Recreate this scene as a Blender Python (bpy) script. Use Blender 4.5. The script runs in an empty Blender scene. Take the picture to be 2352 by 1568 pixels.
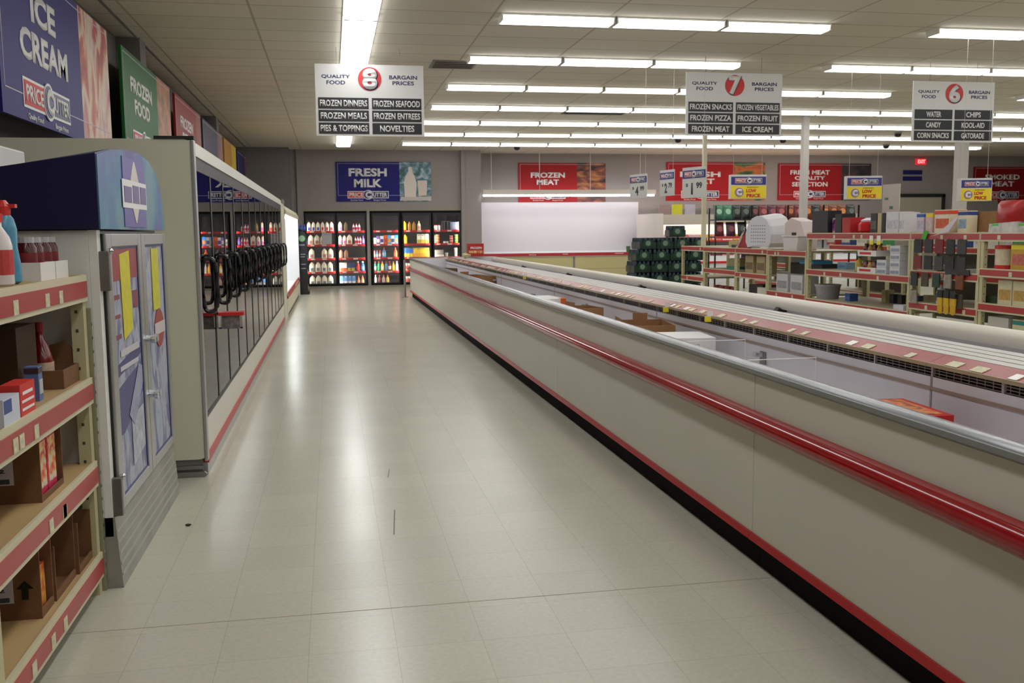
import bpy, bmesh, math, random
from mathutils import Vector, Matrix
random.seed(7)
R = math.radians
SC = bpy.context.scene
COL = SC.collection

# ---------------------------------------------------------------- camera, world, exposure
CAM_H = 1.45
F, YAW, PIT, ROL = 2200.0, .18425, .1134, -.00934
def camera():
    cy, sy = math.cos(YAW), math.sin(YAW)
    fw = Vector((sy*math.cos(PIT), cy*math.cos(PIT), -math.sin(PIT)))
    r = Vector((cy, -sy, 0)); u = r.cross(fw)
    r2 = r*math.cos(ROL)+u*math.sin(ROL); u2 = -r*math.sin(ROL)+u*math.cos(ROL)
    cd = bpy.data.cameras.new('camera'); co = bpy.data.objects.new('camera', cd); COL.objects.link(co)
    m = Matrix((( r2.x, u2.x, -fw.x, 0), (r2.y, u2.y, -fw.y, 0), (r2.z, u2.z, -fw.z, CAM_H), (0, 0, 0, 1)))
    co.matrix_world = m
    cd.sensor_fit = 'HORIZONTAL'; cd.sensor_width = 36; cd.lens = 36*F/2352
    cd.clip_start = .05; cd.clip_end = 200
    cd.dof.use_dof = True; cd.dof.focus_distance = 4.2; cd.dof.aperture_fstop = 8.0
    SC.camera = co
camera()
w = bpy.data.worlds.new('world'); SC.world = w; w.use_nodes = True
w.node_tree.nodes['Background'].inputs[0].default_value = (.9, .95, 1, 1)
w.node_tree.nodes['Background'].inputs[1].default_value = .02
SC.view_settings.view_transform = 'Standard'; SC.view_settings.look = 'None'
SC.view_settings.gamma = 1; SC.view_settings.use_curve_mapping = False
SC.view_settings.exposure = 0.0
LAMP = 7.6          # strength of the ceiling lamps

# ---------------------------------------------------------------- materials
def lin(c): return tuple(((v/255)/12.92 if v/255 <= .04045 else ((v/255+.055)/1.055)**2.4) for v in c)
MATS = {}
def M(rgb, rough=.5, metal=0., emit=0., var=.0, vs=8., spec=.5, coat=0.):
    key = (tuple(rgb), rough, metal, emit, var, vs, spec, coat)
    if key in MATS: return MATS[key]
    m = bpy.data.materials.new('paint_%d' % len(MATS)); m.use_nodes = True
    nt = m.node_tree; b = nt.nodes['Principled BSDF']
    c = lin(rgb)
    b.inputs['Base Color'].default_value = (*c, 1)
    b.inputs['Roughness'].default_value = rough
    b.inputs['Metallic'].default_value = metal
    b.inputs['Specular IOR Level'].default_value = spec
    if coat: b.inputs['Coat Weight'].default_value = coat; b.inputs['Coat Roughness'].default_value = .05
    if emit:
        b.inputs['Emission Color'].default_value = (*c, 1); b.inputs['Emission Strength'].default_value = emit
    if var:
        tc = nt.nodes.new('ShaderNodeTexCoord'); n = nt.nodes.new('ShaderNodeTexNoise'); n.inputs['Scale'].default_value = vs; n.inputs['Detail'].default_value = 4
        mp = nt.nodes.new('ShaderNodeMapRange'); mp.inputs[1].default_value = .3; mp.inputs[2].default_value = .7; mp.inputs[3].default_value = 1-var; mp.inputs[4].default_value = 1+var*.3
        mx = nt.nodes.new('ShaderNodeMix'); mx.data_type = 'RGBA'; mx.blend_type = 'MULTIPLY'; mx.inputs[0].default_value = 1
        mx.inputs[6].default_value = (*c, 1)
        nt.links.new(tc.outputs['Object'], n.inputs['Vector']); nt.links.new(n.outputs[0], mp.inputs[0])
        nt.links.new(mp.outputs[0], mx.inputs[7]); nt.links.new(mx.outputs[2], b.inputs['Base Color'])
    MATS[key] = m
    return m

def ramp_mat(name, stops, scale=4., rough=.45, detail=3., stretch=(1, 1, 1), dist=.6):
    """printed picture: noise through a colour ramp"""
    if name in MATS: return MATS[name]
    m = bpy.data.materials.new(name); m.use_nodes = True; nt = m.node_tree; b = nt.nodes['Principled BSDF']
    tc = nt.nodes.new('ShaderNodeTexCoord'); mp = nt.nodes.new('ShaderNodeMapping'); mp.inputs['Scale'].default_value = stretch
    n = nt.nodes.new('ShaderNodeTexNoise'); n.inputs['Scale'].default_value = scale; n.inputs['Detail'].default_value = detail; n.inputs['Distortion'].default_value = dist
    cr = nt.nodes.new('ShaderNodeValToRGB'); el = cr.color_ramp.elements
    while len(el) < len(stops): el.new(.5)
    for i, (p, c) in enumerate(stops): el[i].position = p; el[i].color = (*lin(c), 1)
    nt.links.new(tc.outputs['Object'], mp.inputs[0]); nt.links.new(mp.outputs[0], n.inputs['Vector'])
    nt.links.new(n.outputs[0], cr.inputs[0]); nt.links.new(cr.outputs[0], b.inputs['Base Color'])
    b.inputs['Roughness'].default_value = rough
    MATS[name] = m; return m

def glass_mat(name, tint=(1, 1, 1), ior=1.5, rough=.0):
    if name in MATS: return MATS[name]
    m = bpy.data.materials.new(name); m.use_nodes = True; nt = m.node_tree; nt.nodes.clear()
    o = nt.nodes.new('ShaderNodeOutputMaterial'); mx = nt.nodes.new('ShaderNodeMixShader'); fr = nt.nodes.new('ShaderNodeFresnel')
    t = nt.nodes.new('ShaderNodeBsdfTransparent'); g = nt.nodes.new('ShaderNodeBsdfGlossy')
    t.inputs[0].default_value = (*tint, 1); g.inputs['Roughness'].default_value = rough; fr.inputs[0].default_value = ior
    nt.links.new(fr.outputs[0], mx.inputs[0]); nt.links.new(t.outputs[0], mx.inputs[1]); nt.links.new(g.outputs[0], mx.inputs[2]); nt.links.new(mx.outputs[0], o.inputs[0])
    MATS[name] = m; return m

def floor_mat():
    m = bpy.data.materials.new('waxed_tile'); m.use_nodes = True; nt = m.node_tree; b = nt.nodes['Principled BSDF']
    tc = nt.nodes.new('ShaderNodeTexCoord')
    mp = nt.nodes.new('ShaderNodeMapping'); mp.inputs['Location'].default_value = (.12, .1, 0)
    br = nt.nodes.new('ShaderNodeTexBrick'); br.offset = 0; br.squash = 1
    br.inputs['Scale'].default_value = 1; br.inputs['Brick Width'].default_value = .305; br.inputs['Row Height'].default_value = .305
    br.inputs['Mortar Size'].default_value = .0012; br.inputs['Mortar Smooth'].default_value = .3; br.inputs['Bias'].default_value = 0
    br.inputs['Color1'].default_value = (*lin((193, 190, 172)), 1); br.inputs['Color2'].default_value = (*lin((189, 186, 169)), 1)
    br.inputs['Mortar'].default_value = (*lin((170, 165, 148)), 1)
    nt.links.new(tc.outputs['Object'], mp.inputs[0]); nt.links.new(mp.outputs[0], br.inputs['Vector'])
    n = nt.nodes.new('ShaderNodeTexNoise'); n.inputs['Scale'].default_value = 55; n.inputs['Detail'].default_value = 6
    n2 = nt.nodes.new('ShaderNodeTexNoise'); n2.inputs['Scale'].default_value = .9; n2.inputs['Detail'].default_value = 5
    for q in (n, n2): nt.links.new(tc.outputs['Object'], q.inputs['Vector'])
    def mr(src, lo, hi, a=.35, c=.65):
        k = nt.nodes.new('ShaderNodeMapRange'); k.inputs[1].default_value = a; k.inputs[2].default_value = c; k.inputs[3].default_value = lo; k.inputs[4].default_value = hi
        nt.links.new(src, k.inputs[0]); return k.outputs[0]
    prev = br.outputs['Color']
    for src in (mr(n.outputs[0], .95, 1.02), mr(n2.outputs[0], .98, 1.01, .2, .8)):
        mx = nt.nodes.new('ShaderNodeMix'); mx.data_type = 'RGBA'; mx.blend_type = 'MULTIPLY'; mx.inputs[0].default_value = 1
        nt.links.new(prev, mx.inputs[6]); nt.links.new(src, mx.inputs[7]); prev = mx.outputs[2]
    nt.links.new(prev, b.inputs['Base Color'])
    nt.links.new(mr(n2.outputs[0], .22, .27, .2, .8), b.inputs['Roughness'])
    b.inputs['Specular IOR Level'].default_value = .55
    bp = nt.nodes.new('ShaderNodeBump'); bp.inputs['Strength'].default_value = .03; bp.inputs['Distance'].default_value = .005
    n3 = nt.nodes.new('ShaderNodeTexNoise'); n3.inputs['Scale'].default_value = 6; nt.links.new(tc.outputs['Object'], n3.inputs['Vector'])
    nt.links.new(n3.outputs[0], bp.inputs['Height']); nt.links.new(bp.outputs[0], b.inputs['Normal'])
    return m

def ceiling_mat():
    m = bpy.data.materials.new('ceiling_tile'); m.use_nodes = True; nt = m.node_tree; b = nt.nodes['Principled BSDF']
    tc = nt.nodes.new('ShaderNodeTexCoord')
    mp = nt.nodes.new('ShaderNodeMapping'); mp.inputs['Location'].default_value = (.73, .02, 0)
    br = nt.nodes.new('ShaderNodeTexBrick'); br.offset = 0
    br.inputs['Scale'].default_value = 1; br.inputs['Brick Width'].default_value = 1.22; br.inputs['Row Height'].default_value = .5875
    br.inputs['Mortar Size'].default_value = .013; br.inputs['Mortar Smooth'].default_value = .2; br.inputs['Bias'].default_value = 0
    br.inputs['Color1'].default_value = (*lin((212, 204, 188)), 1); br.inputs['Color2'].default_value = (*lin((205, 197, 181)), 1)
    br.inputs['Mortar'].default_value = (*lin((172, 163, 146)), 1)
    nt.links.new(tc.outputs['Object'], mp.inputs[0]); nt.links.new(mp.outputs[0], br.inputs['Vector'])
    n = nt.nodes.new('ShaderNodeTexNoise'); n.inputs['Scale'].default_value = 60; n.inputs['Detail'].default_value = 5
    nt.links.new(tc.outputs['Object'], n.inputs['Vector'])
    k = nt.nodes.new('ShaderNodeMapRange'); k.inputs[1].default_value = .35; k.inputs[2].default_value = .65; k.inputs[3].default_value = .95; k.inputs[4].default_value = 1.02
    nt.links.new(n.outputs[0], k.inputs[0])
    mx = nt.nodes.new('ShaderNodeMix'); mx.data_type = 'RGBA'; mx.blend_type = 'MULTIPLY'; mx.inputs[0].default_value = 1
    nt.links.new(br.outputs['Color'], mx.inputs[6]); nt.links.new(k.outputs[0], mx.inputs[7]); nt.links.new(mx.outputs[2], b.inputs['Base Color'])
    b.inputs['Roughness'].default_value = .9
    bp = nt.nodes.new('ShaderNodeBump'); bp.inputs['Strength'].default_value = .4; bp.inputs['Distance'].default_value = .01; bp.invert = True
    nt.links.new(br.outputs['Fac'], bp.inputs['Height']); nt.links.new(bp.outputs[0], b.inputs['Normal'])
    return m

CREAM = M((206, 200, 176), .45, var=.05, vs=3)
BEIGE = M((212, 209, 186), .38, var=.03, vs=2)
WHITE = M((228, 226, 222), .4)
WHT2 = M((214, 212, 212), .3, var=.05, vs=6)
BLACK = M((14, 14, 15), .35)
DARK = M((30, 29, 28), .6)
REDSTRIP = M((168, 52, 52), .35, var=.06, vs=5)
RED = M((150, 10, 16), .13)
REDP = M((190, 28, 32), .45)
STEEL = M((150, 150, 150), .28, .9)
CHROME = M((205, 207, 210), .14, .95)
ALU = M((178, 178, 176), .35, .7)
GREY = M((120, 118, 115), .5)
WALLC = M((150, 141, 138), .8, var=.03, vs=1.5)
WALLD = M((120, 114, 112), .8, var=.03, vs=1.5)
KRAFT = M((150, 108, 68), .8, var=.12, vs=14)
KRAFTD = M((118, 80, 48), .8, var=.15, vs=14)
NAVY = M((24, 24, 96), .4)
TAG = M((214, 208, 170), .4, var=.3, vs=60)
YEL = M((236, 214, 40), .45)
GLASS = glass_mat('door_glass')

# ---------------------------------------------------------------- mesh helpers
class B:
    def __init__(s): s.bm = bmesh.new()
    def hexa(s, p):
        v = [s.bm.verts.new(q) for q in p]
        for f in ((0, 3, 2, 1), (4, 5, 6, 7), (0, 1, 5, 4), (1, 2, 6, 5), (2, 3, 7, 6), (3, 0, 4, 7)): s.bm.faces.new([v[i] for i in f])
        return s
    def box(s, x0, x1, y0, y1, z0, z1):
        if x0 > x1: x0, x1 = x1, x0
        if y0 > y1: y0, y1 = y1, y0
        if z0 > z1: z0, z1 = z1, z0
        return s.hexa([(x0, y0, z0), (x1, y0, z0), (x1, y1, z0), (x0, y1, z0), (x0, y0, z1), (x1, y0, z1), (x1, y1, z1), (x0, y1, z1)])
    def prism(s, pts, a, b, ax='y'):
        """polygon pts in the plane across ax, run from a to b along it.  ax y: pts (x,z); x: pts (y,z); z: pts (x,y)"""
        def q(p, t): return (p[0], t, p[1]) if ax == 'y' else ((t, p[0], p[1]) if ax == 'x' else (p[0], p[1], t))
        v0 = [s.bm.verts.new(q(p, a)) for p in pts]; v1 = [s.bm.verts.new(q(p, b)) for p in pts]
        n = len(pts)
        s.bm.faces.new(v0); s.bm.faces.new(v1[::-1])
        for i in range(n): s.bm.faces.new((v0[i], v1[i], v1[(i+1) % n], v0[(i+1) % n]))
        return s
    def lathe(s, prof, c=(0, 0, 0), n=16, sx=1, sy=1):
        rings = []
        for r, z in prof:
            rings.append([s.bm.verts.new((c[0]+sx*r*math.cos(2*math.pi*k/n), c[1]+sy*r*math.sin(2*math.pi*k/n), c[2]+z)) for k in range(n)])
        for a, b in zip(rings, rings[1:]):
            for k in range(n): s.bm.faces.new((a[k], a[(k+1) % n], b[(k+1) % n], b[k]))
        s.bm.faces.new(rings[0][::-1]); s.bm.faces.new(rings[-1])
        return s
    def tube(s, pts, r, n=8, closed=False):
        pts = [Vector(p) for p in pts]; N = len(pts); rings = []
        up = Vector((0, 0, 1))
        for i, p in enumerate(pts):
            if closed: d = pts[(i+1) % N]-pts[i-1]
            else: d = pts[min(i+1, N-1)]-pts[max(i-1, 0)]
            d.normalize()
            u = up if abs(d.z) < .9 else Vector((0, 1, 0))
            if abs(d.x) < 1e-6 and N > 2: u = Vector((1, 0, 0))
            a = d.cross(u).normalized(); b2 = d.cross(a)
            rings.append([s.bm.verts.new(p+r*(math.cos(2*math.pi*k/n)*a+math.sin(2*math.pi*k/n)*b2)) for k in range(n)])
        for i in range(N if closed else N-1):
            A, C = rings[i], rings[(i+1) % N]
            for k in range(n): s.bm.faces.new((A[k], A[(k+1) % n], C[(k+1) % n], C[k]))
        if not closed: s.bm.faces.new(rings[0][::-1]); s.bm.faces.new(rings[-1])
        return s
    def ball(s, c, r, sx=1, sy=1, sz=1, seg=12):
        prof = [(max(1e-4, r*math.sin(math.pi*i/8)), -r*sz*math.cos(math.pi*i/8)) for i in range(9)]
        return s.lathe([(a, b+0) for a, b in prof], c, seg, sx, sy)
    def xf(s, m): bmesh.ops.transform(s.bm, matrix=m, verts=s.bm.verts); return s
    def data(s, name, mat, smooth=False):
        bmesh.ops.recalc_face_normals(s.bm, faces=s.bm.faces)
        me = bpy.data.meshes.new(name); s.bm.to_mesh(me); s.bm.free(); me.materials.append(mat)
        if smooth:
            for p in me.polygons: p.use_smooth = True
            try: me.set_sharp_from_angle(angle=R(40))
            except Exception: pass
        return me
def link(name, me, parent=None, bevel=0):
    o = bpy.data.objects.new(name, me); COL.objects.link(o)
    if parent: o.parent = parent
    if bevel:
        b = o.modifiers.new('bevel', 'BEVEL'); b.width = bevel; b.segments = 2; b.limit_method = 'ANGLE'
    return o
def part(name, b, mat, parent, bevel=0, smooth=False, label=None):
    o = link(name, b.data(name, mat, smooth), parent, bevel)
    if label: o['label'] = label
    return o
def tag(o, label, cat, group=None):
    o['label'] = label; o['category'] = cat
    if group: o['group'] = group
    return o
def thing(name, label, cat, loc=(0, 0, 0), rotz=0, group=None):
    o = bpy.data.objects.new(name, None); COL.objects.link(o); o.empty_display_size = .1
    o.location = loc; o.rotation_euler = (0, 0, rotz)
    return tag(o, label, cat, group)
def struct(name, b, mat, parent=None):
    o = link(name, b.data(name, mat), parent); o['kind'] = 'structure'; return o
def copy_tree(o, parent=None):
    c = o.copy(); COL.objects.link(c)
    if parent: c.parent = parent
    for ch in list(o.children): copy_tree(ch, c)
    return c

_txt = {}
def text_data(s, bold=.02):
    if (s, bold) in _txt: return _txt[(s, bold)]
    cu = bpy.data.curves.new('lettering', 'FONT'); cu.body = s; cu.align_x = 'CENTER'; cu.size = 1; cu.offset = bold; cu.extrude = .0; cu.resolution_u = 3
    cu.space_line = .8
    o = bpy.data.objects.new('tmp', cu); COL.objects.link(o)
    dg = bpy.context.evaluated_depsgraph_get(); me = bpy.data.meshes.new_from_object(o.evaluated_get(dg))
    bpy.data.objects.remove(o); bpy.data.curves.remove(cu)
    xs = [v.co.x for v in me.vertices]; ys = [v.co.y for v in me.vertices]
    _txt[(s, bold)] = (me, (min(xs)+max(xs))/2, (min(ys)+max(ys))/2, max(xs)-min(xs), max(ys)-min(ys))
    return _txt[(s, bold)]
FACE = {'-y': Matrix.Rotation(R(90), 4, 'X'), '+x': Matrix.Rotation(R(90), 4, 'Z') @ Matrix.Rotation(R(90), 4, 'X'),
        '-x': Matrix.Rotation(R(-90), 4, 'Z') @ Matrix.Rotation(R(90), 4, 'X')}
def letters(parent, s, mat, c, w, h, face='-y', bold=.02, name='lettering', depth=.002):
    """flat raised lettering fitted to w x h, centred on c"""
    me, cx, cy, tw, th = text_data(s, bold)
    me = me.copy(); m = FACE[face] @ Matrix.Diagonal((w/tw, h/th, 1, 1)) @ Matrix.Translation((-cx, -cy, 0))
    me.transform(Matrix.Translation(c) @ m)
    me.materials.clear(); me.materials.append(mat)
    b = bmesh.new(); b.from_mesh(me)
    r = bmesh.ops.extrude_face_region(b, geom=list(b.faces))
    n = {'-y': Vector((0, -1, 0)), '+x': Vector((1, 0, 0)), '-x': Vector((-1, 0, 0))}[face]
    bmesh.ops.translate(b, vec=n*depth, verts=[v for v in r['geom'] if isinstance(v, bmesh.types.BMVert)])
    b.to_mesh(me); b.free(); me.name = name
    return link(name, me, parent)

# ---------------------------------------------------------------- the room
X0, X1, Y0, YB, YR, ZC = -2.33, 24.0, -5.0, 26.35, 27.2, 3.68
struct('floor', B().box(X0-.1, X1, Y0, YR+.5, -.1, 0), floor_mat())
struct('ceiling', B().box(X0-.1, X1, Y0, YR+.5, ZC, ZC+.1), ceiling_mat())
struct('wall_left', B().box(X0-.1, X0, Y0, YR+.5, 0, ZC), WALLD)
struct('wall_right', B().box(X1, X1+.1, Y0, YR+.5, 0, ZC), WALLC)
struct('wall_front', B().box(X0-.1, X1, Y0-.1, Y0, 0, ZC), WALLC)
struct('wall_back', B().box(4.07, X1, YR, YR+.1, 0, ZC), WALLC)
struct('wall_back_cooler', B().box(-1.02, 3.60, YB, YB+.1, 2.12, ZC).box(-1.02, -.72, YB, YB+.1, 0, 2.12).box(3.55, 3.6, YB, YB+.1, 0, 2.12), WALLC)
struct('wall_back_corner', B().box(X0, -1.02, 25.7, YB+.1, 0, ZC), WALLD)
struct('trim_1', B().box(3.60, 4.07, YB-.12, YR, 0, ZC).box(3.52, 3.62, YB-.16, YB-.05, 0, ZC), WALLC)
struct('trim_2', B().box(-.86, -.74, YB-.09, YB, 0, ZC), WALLC)
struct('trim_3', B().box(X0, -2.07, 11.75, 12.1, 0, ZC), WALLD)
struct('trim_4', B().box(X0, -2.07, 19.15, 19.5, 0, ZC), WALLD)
struct('trim_5', B().box(-2.11, -2.08, Y0, 25.7, ZC-.012, ZC), WALLD)
struct('trim_6', B().box(-2.33, 3.6, YB-.02, YB, ZC-.03, ZC), WALLC)
# doorway in the far wall with its roll-up door
dr = struct('door_1', B().box(17.1, 18.72, YR-.03, YR-.005, 0, 2.42), M((172, 166, 146), .5, var=.05, vs=6))
struct('door_frame', B().box(17.0, 17.1, YR-.08, YR, 0, 2.5).box(18.72, 18.82, YR-.08, YR, 0, 2.5).box(17.0, 18.82, YR-.08, YR, 2.42, 2.52), DARK, dr)

# two square columns and a power pole
PILW = M((190, 182, 176), .5)
for x, y, h, l in ((9.33, 18.0, .13, 'slim white square column left of the wider one'), (10.68, 15.0, .17, 'wider white square column behind the right-hand low price sign')):
    t = thing('column', l, 'column', (x, y, 0))
    part('shaft', B().box(-h/2, h/2, -h/2, h/2, 0, ZC), PILW, t, .01); part('base', B().box(-h/2-.03, h/2+.03, -h/2-.03, h/2+.03, 0, .1), GREY, t)

# ---------------------------------------------------------------- ceiling lamps
DIFF = M((250, 252, 252), .6, emit=LAMP)
DIM = M((255, 246, 232), .6, emit=LAMP*.28)
LAMPBODY = M((235, 232, 224), .5)
ORD = ['first', 'second', 'third', 'fourth', 'fifth', 'sixth', 'seventh', 'eighth', 'ninth', 'tenth', 'eleventh', 'twelfth', 'thirteenth', 'fourteenth', 'fifteenth', 'sixteenth', 'seventeenth', 'eighteenth', 'nineteenth', 'twentieth', 'twenty-first', 'twenty-second', 'twenty-third', 'twenty-fourth', 'twenty-fifth', 'twenty-sixth', 'twenty-seventh', 'twenty-eighth', 'twenty-ninth', 'thirtieth']
def lamp_proto(L, wd, dm=False):
    t = thing('ceiling_lamp', '', 'lamp')
    part('housing', B().box(-L/2, L/2, -wd/2-.01, wd/2+.01, -.02, 0).box(-L/2, -L/2+.015, -wd/2, wd/2, -.07, -.02).box(L/2-.015, L/2, -wd/2, wd/2, -.07, -.02), LAMPBODY, t)
    a = wd/2
    part('diffuser', B().prism([(-a, -.02), (-a, -.05), (-a*.75, -.072), (a*.75, -.072), (a, -.05), (a, -.02)], -L/2+.015, L/2-.015, 'x'), DIM if dm else DIFF, t)
    return t
P_on = lamp_proto(1.2, .24); P_dim = lamp_proto(1.2, .24, True); P_big = lamp_proto(2.4, .34)
used = set()
def put_lamp(p, x, y, rz, label, group):
    o = p if p not in used else copy_tree(p)
    used.add(p); o.location = (x, y, ZC); o.rotation_euler = (0, 0, rz); o['label'] = label; o['group'] = group
ROWY = [10.06, 12.42, 14.77, 17.12, 19.45, 21.75, 24.1]
ROWN = ['nearest', 'second nearest', 'third nearest', 'middle', 'third farthest', 'second farthest', 'farthest']
OFF = {0: (3,), 1: (3,), 2: (6, 7), 3: (), 4: (), 5: (), 6: ()}
DM = {2: (1, 2), 5: (0, 2), 1: (), 0: ()}
for r, y in enumerate(ROWY):
    k = 0
    for i in range(13):
        if i in OFF[r]: continue
        put_lamp(P_dim if i in DM.get(r, ()) else P_on, 2.38+1.225*i+(.05 if i > 3 and r < 2 else 0), y, 0,
                 'strip lamp, %s from left in the %s cross row on the ceiling' % (ORD[k], ROWN[r]), 'cross rows of ceiling strip lamps'); k += 1
for r, y in enumerate((7.7, 5.35, 3.0, .6, -1.8)):
    for i in range(0, 9, 1):
        put_lamp(P_on, 2.38+1.225*i, y, 0, 'strip lamp, %s from left, %s row overhead near the shop front' % (ORD[i], ORD[r]), 'ceiling strip lamps towards the front')
for i in range(11):
    put_lamp(P_big, .36, 23.5-2.42*i, R(90), 'wide lamp, %s from the back wall in the line above the left aisle' % ORD[i], 'line of lamps above the left aisle')

# vents, smoke domes, exit sign
t = thing('ceiling_vent', 'brown grey square air vent on the ceiling right of the aisle 8 sign', 'vent', (1.66, 13.0, ZC))
part('frame', B().box(-.3, .3, -.3, .3, -.012, 0), GREY, t)
part('louvre', B().box(-.26, .26, -.24, -.18, -.03, -.012).box(-.26, .26, -.12, -.06, -.03, -.012).box(-.26, .26, .0, .06, -.03, -.012).box(-.26, .26, .12, .18, -.03, -.012), M((88, 80, 68), .6), t)
t = thing('ceiling_vent', 'long dark air vent behind the fourth row of strip lamps', 'vent', (4.95, 17.75, ZC))
part('frame', B().box(-.6, .6, -.3, .3, -.01, 0), M((52, 48, 42), .7), t); part('louvre', B().box(-.55, .55, -.2, -.05, -.03, -.01).box(-.55, .55, .05, .2, -.03, -.01), DARK, t)
for x, y, l in ((4.8, 24.8, 'dark camera dome on the ceiling above the frozen meat sign'), (8.3, 22.4, 'dark camera dome on the ceiling left of the thin pole'),
                (10.95, 22.25, 'dark camera dome on the ceiling right of the aisle 7 sign'), (14.56, 23.6, 'dark camera dome on the ceiling above the framed meat case sign'), (13.0, 20.6, 'dark camera dome on the ceiling left of the aisle 6 sign')):
    t = thing('camera_dome', l, 'security camera', (x, y, ZC), 0, 'ceiling camera domes')
    part('mount', B().lathe([(.09, -.04), (.09, 0)], n=14), GREY, t); part('dome', B().lathe([(.01, -.12), (.05, -.11), (.075, -.08), (.08, -.04)], n=14), BLACK, t, smooth=True)
t = thing('exit_sign', 'small glowing red exit sign high on the back wall', 'exit sign', (17.95, YR-.02, 3.5))
part('box', B().box(-.16, .16, -.06, .02, -.09, .09), M((190, 30, 40), .5, emit=1.2), t); letters(t, 'EXIT', M((255, 150, 150), .5, emit=2.0), (0, -.061, 0), .25, .11)
t = thing('wall_sign', 'small dark blue two-line sign on the wall above the doorway', 'sign', (17.7, YR-.01, 3.08))
part('plate', B().box(-.32, .32, -.02, .01, .03, .16).box(-.32, .32, -.02, .01, -.16, -.03), NAVY, t)

# ---------------------------------------------------------------- store logo and signs
TW = M((232, 230, 228), .5); TB = M((30, 34, 96), .5); TR = M((200, 30, 40), .5)
def circle(n, r, c=(0, 0)): return [(c[0]+r*math.cos(2*math.pi*k/n), c[1]+r*math.sin(2*math.pi*k/n)) for k in range(n)]
def logo(t, c, wd, face, sgn=1, sub=True):
    """red PRICE plate, big white C disc, blue UTTER plate"""
    h = wd*.14
    x, y, z = c
    def bx(name, a, b, lo, hi, d0, d1, mat):
        if face == '-y': part(name, B().box(x+a, x+b, y-d1, y-d0, z+lo, z+hi), mat, t)
        else: part(name, B().box(x+d0, x+d1, y+a, y+b, z+lo, z+hi), mat, t)
    bx('logo_outline', -wd*.5, wd*.5, -h*.62, h*.62, 0, .003, TW)
    bx('logo_plate', -wd*.485, -wd*.02, -h*.5, h*.5, .003, .006, TR)
    bx('logo_plate', .02*wd, wd*.485, -h*.5, h*.5, .003, .006, NAVY)
    def cc(dx): return (x+dx, y-.007, z) if face == '-y' else (x+.007, y+dx, z)
    letters(t, 'PRICE', TW, cc(-wd*.29), wd*.34, h*.72, face, .03)
    letters(t, 'UTTER', TW, cc(wd*.29), wd*.34, h*.72, face, .03)
    ax = 'y' if face == '-y' else 'x'
    if face == '-y':
        part('logo_disc', B().prism(circle(28, h*.82, (x, z)), y-.010, y-.002), TW, t)
        part('logo_ring', B().prism(circle(28, h*.7, (x-.06*h, z)), y-.013, y-.01), NAVY, t)
    else:
        part('logo_disc', B().prism(circle(28, h*.82, (y, z)), x+.002, x+.010, 'x'), TW, t)
        part('logo_ring', B().prism(circle(28, h*.7, (y-.06*h, z)), x+.01, x+.013, 'x'), NAVY, t)
    c2 = (x, y-.014, z) if face == '-y' else (x+.014, y, z)
    letters(t, 'C', TW, c2, h*1.0, h*1.2, face, .07)
    if sub:
        q = lambda dx: (x+dx, y-.001, z-h*.95) if face == '-y' else (x+.001, y+dx, z-h*.95)
        letters(t, 'Quality Food', TW, q(-wd*.28), wd*.3, h*.3, face, .0); letters(t, 'Bargain Prices', TW, q(wd*.28), wd*.3, h*.3, face, .0)

def board(label, x, y, z, W, H, face, col, lines, photo=None, pw=.33, group=None, logo_w=.4, lsz=1.0, vis_logo=True):
    """wall poster, origin at its lower left corner as read"""
    t = thing('wall_poster', label, 'poster', (x, y, z), 0, group)
    cm = M(col, .5, spec=.25)
    def bx(name, a, b, lo, hi, d0, d1, mat):
        if face == '-y': return part(name, B().box(a, b, -d1, -d0, lo, hi), mat, t)
        return part(name, B().box(d0, d1, a, b, lo, hi), mat, t)
    bx('panel', 0, W*(1-pw), 0, H, 0, .03, cm)
    if photo: bx('photo', W*(1-pw), W, 0, H, 0, .03, photo)
    fl = .008
    LN = M((190, 180, 190), .5)
    D = .032
    bx('border_line', W*.02, W*.98, H*.955, H*.955+fl, .03, D, LN); bx('border_line', W*.02, W*.02+fl, H*.15, H*.955, .03, D, LN)
    bx('border_line', W*.02, W*.98, H*.15, H*.15+fl, .03, D, LN)
    wx = W*(1-pw)/2
    P = (lambda a, b: (a, -.031, b)) if face == '-y' else (lambda a, b: (.031, a, b))
    n = len(lines); lh = H*.155*lsz
    for i, (s, fw) in enumerate(lines):
        zc = H*(.60 if vis_logo else .6)+((n-1)/2-i)*lh*1.3
        letters(t, s, TW, P(wx, zc), W*(1-pw)*fw, lh, face, .04)
    if vis_logo: logo(t, P(wx, H*.17), W*logo_w, face)
    return t
PH_MILK = ramp_mat('photo_milk', [(.3, (52, 84, 70)), (.45, (70, 110, 120)), (.55, (120, 150, 165)), (.7, (196, 204, 206))], 6)
PH_ICE = ramp_mat('photo_ice', [(.34, (150, 40, 36)), (.43, (190, 90, 60)), (.5, (214, 190, 160)), (.57, (200, 176, 164)), (.66, (176, 40, 44))], 2.6, stretch=(1, 1.4, .6))
PH_FOOD = ramp_mat('photo_food', [(.3, (60, 74, 36)), (.45, (150, 90, 40)), (.6, (190, 120, 50)), (.75, (150, 50, 30))], 4)
PH_MEAT = ramp_mat('photo_meat', [(.35, (30, 16, 14)), (.48, (110, 48, 34)), (.56, (150, 80, 52)), (.75, (196, 140, 60))], 2.4, stretch=(1, 1, 3))
PH_VEG = ramp_mat('photo_veg', [(.35, (24, 28, 22)), (.47, (60, 96, 36)), (.55, (190, 100, 40)), (.7, (150, 40, 30))], 1.6, stretch=(1, 1, 2.4))
PH_DARK = ramp_mat('photo_dark', [(.4, (26, 22, 26)), (.6, (58, 40, 46)), (.8, (110, 40, 40))], 2)
PH_PINK = ramp_mat('photo_pink', [(.4, (150, 110, 112)), (.6, (110, 60, 66))], 2)
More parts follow.
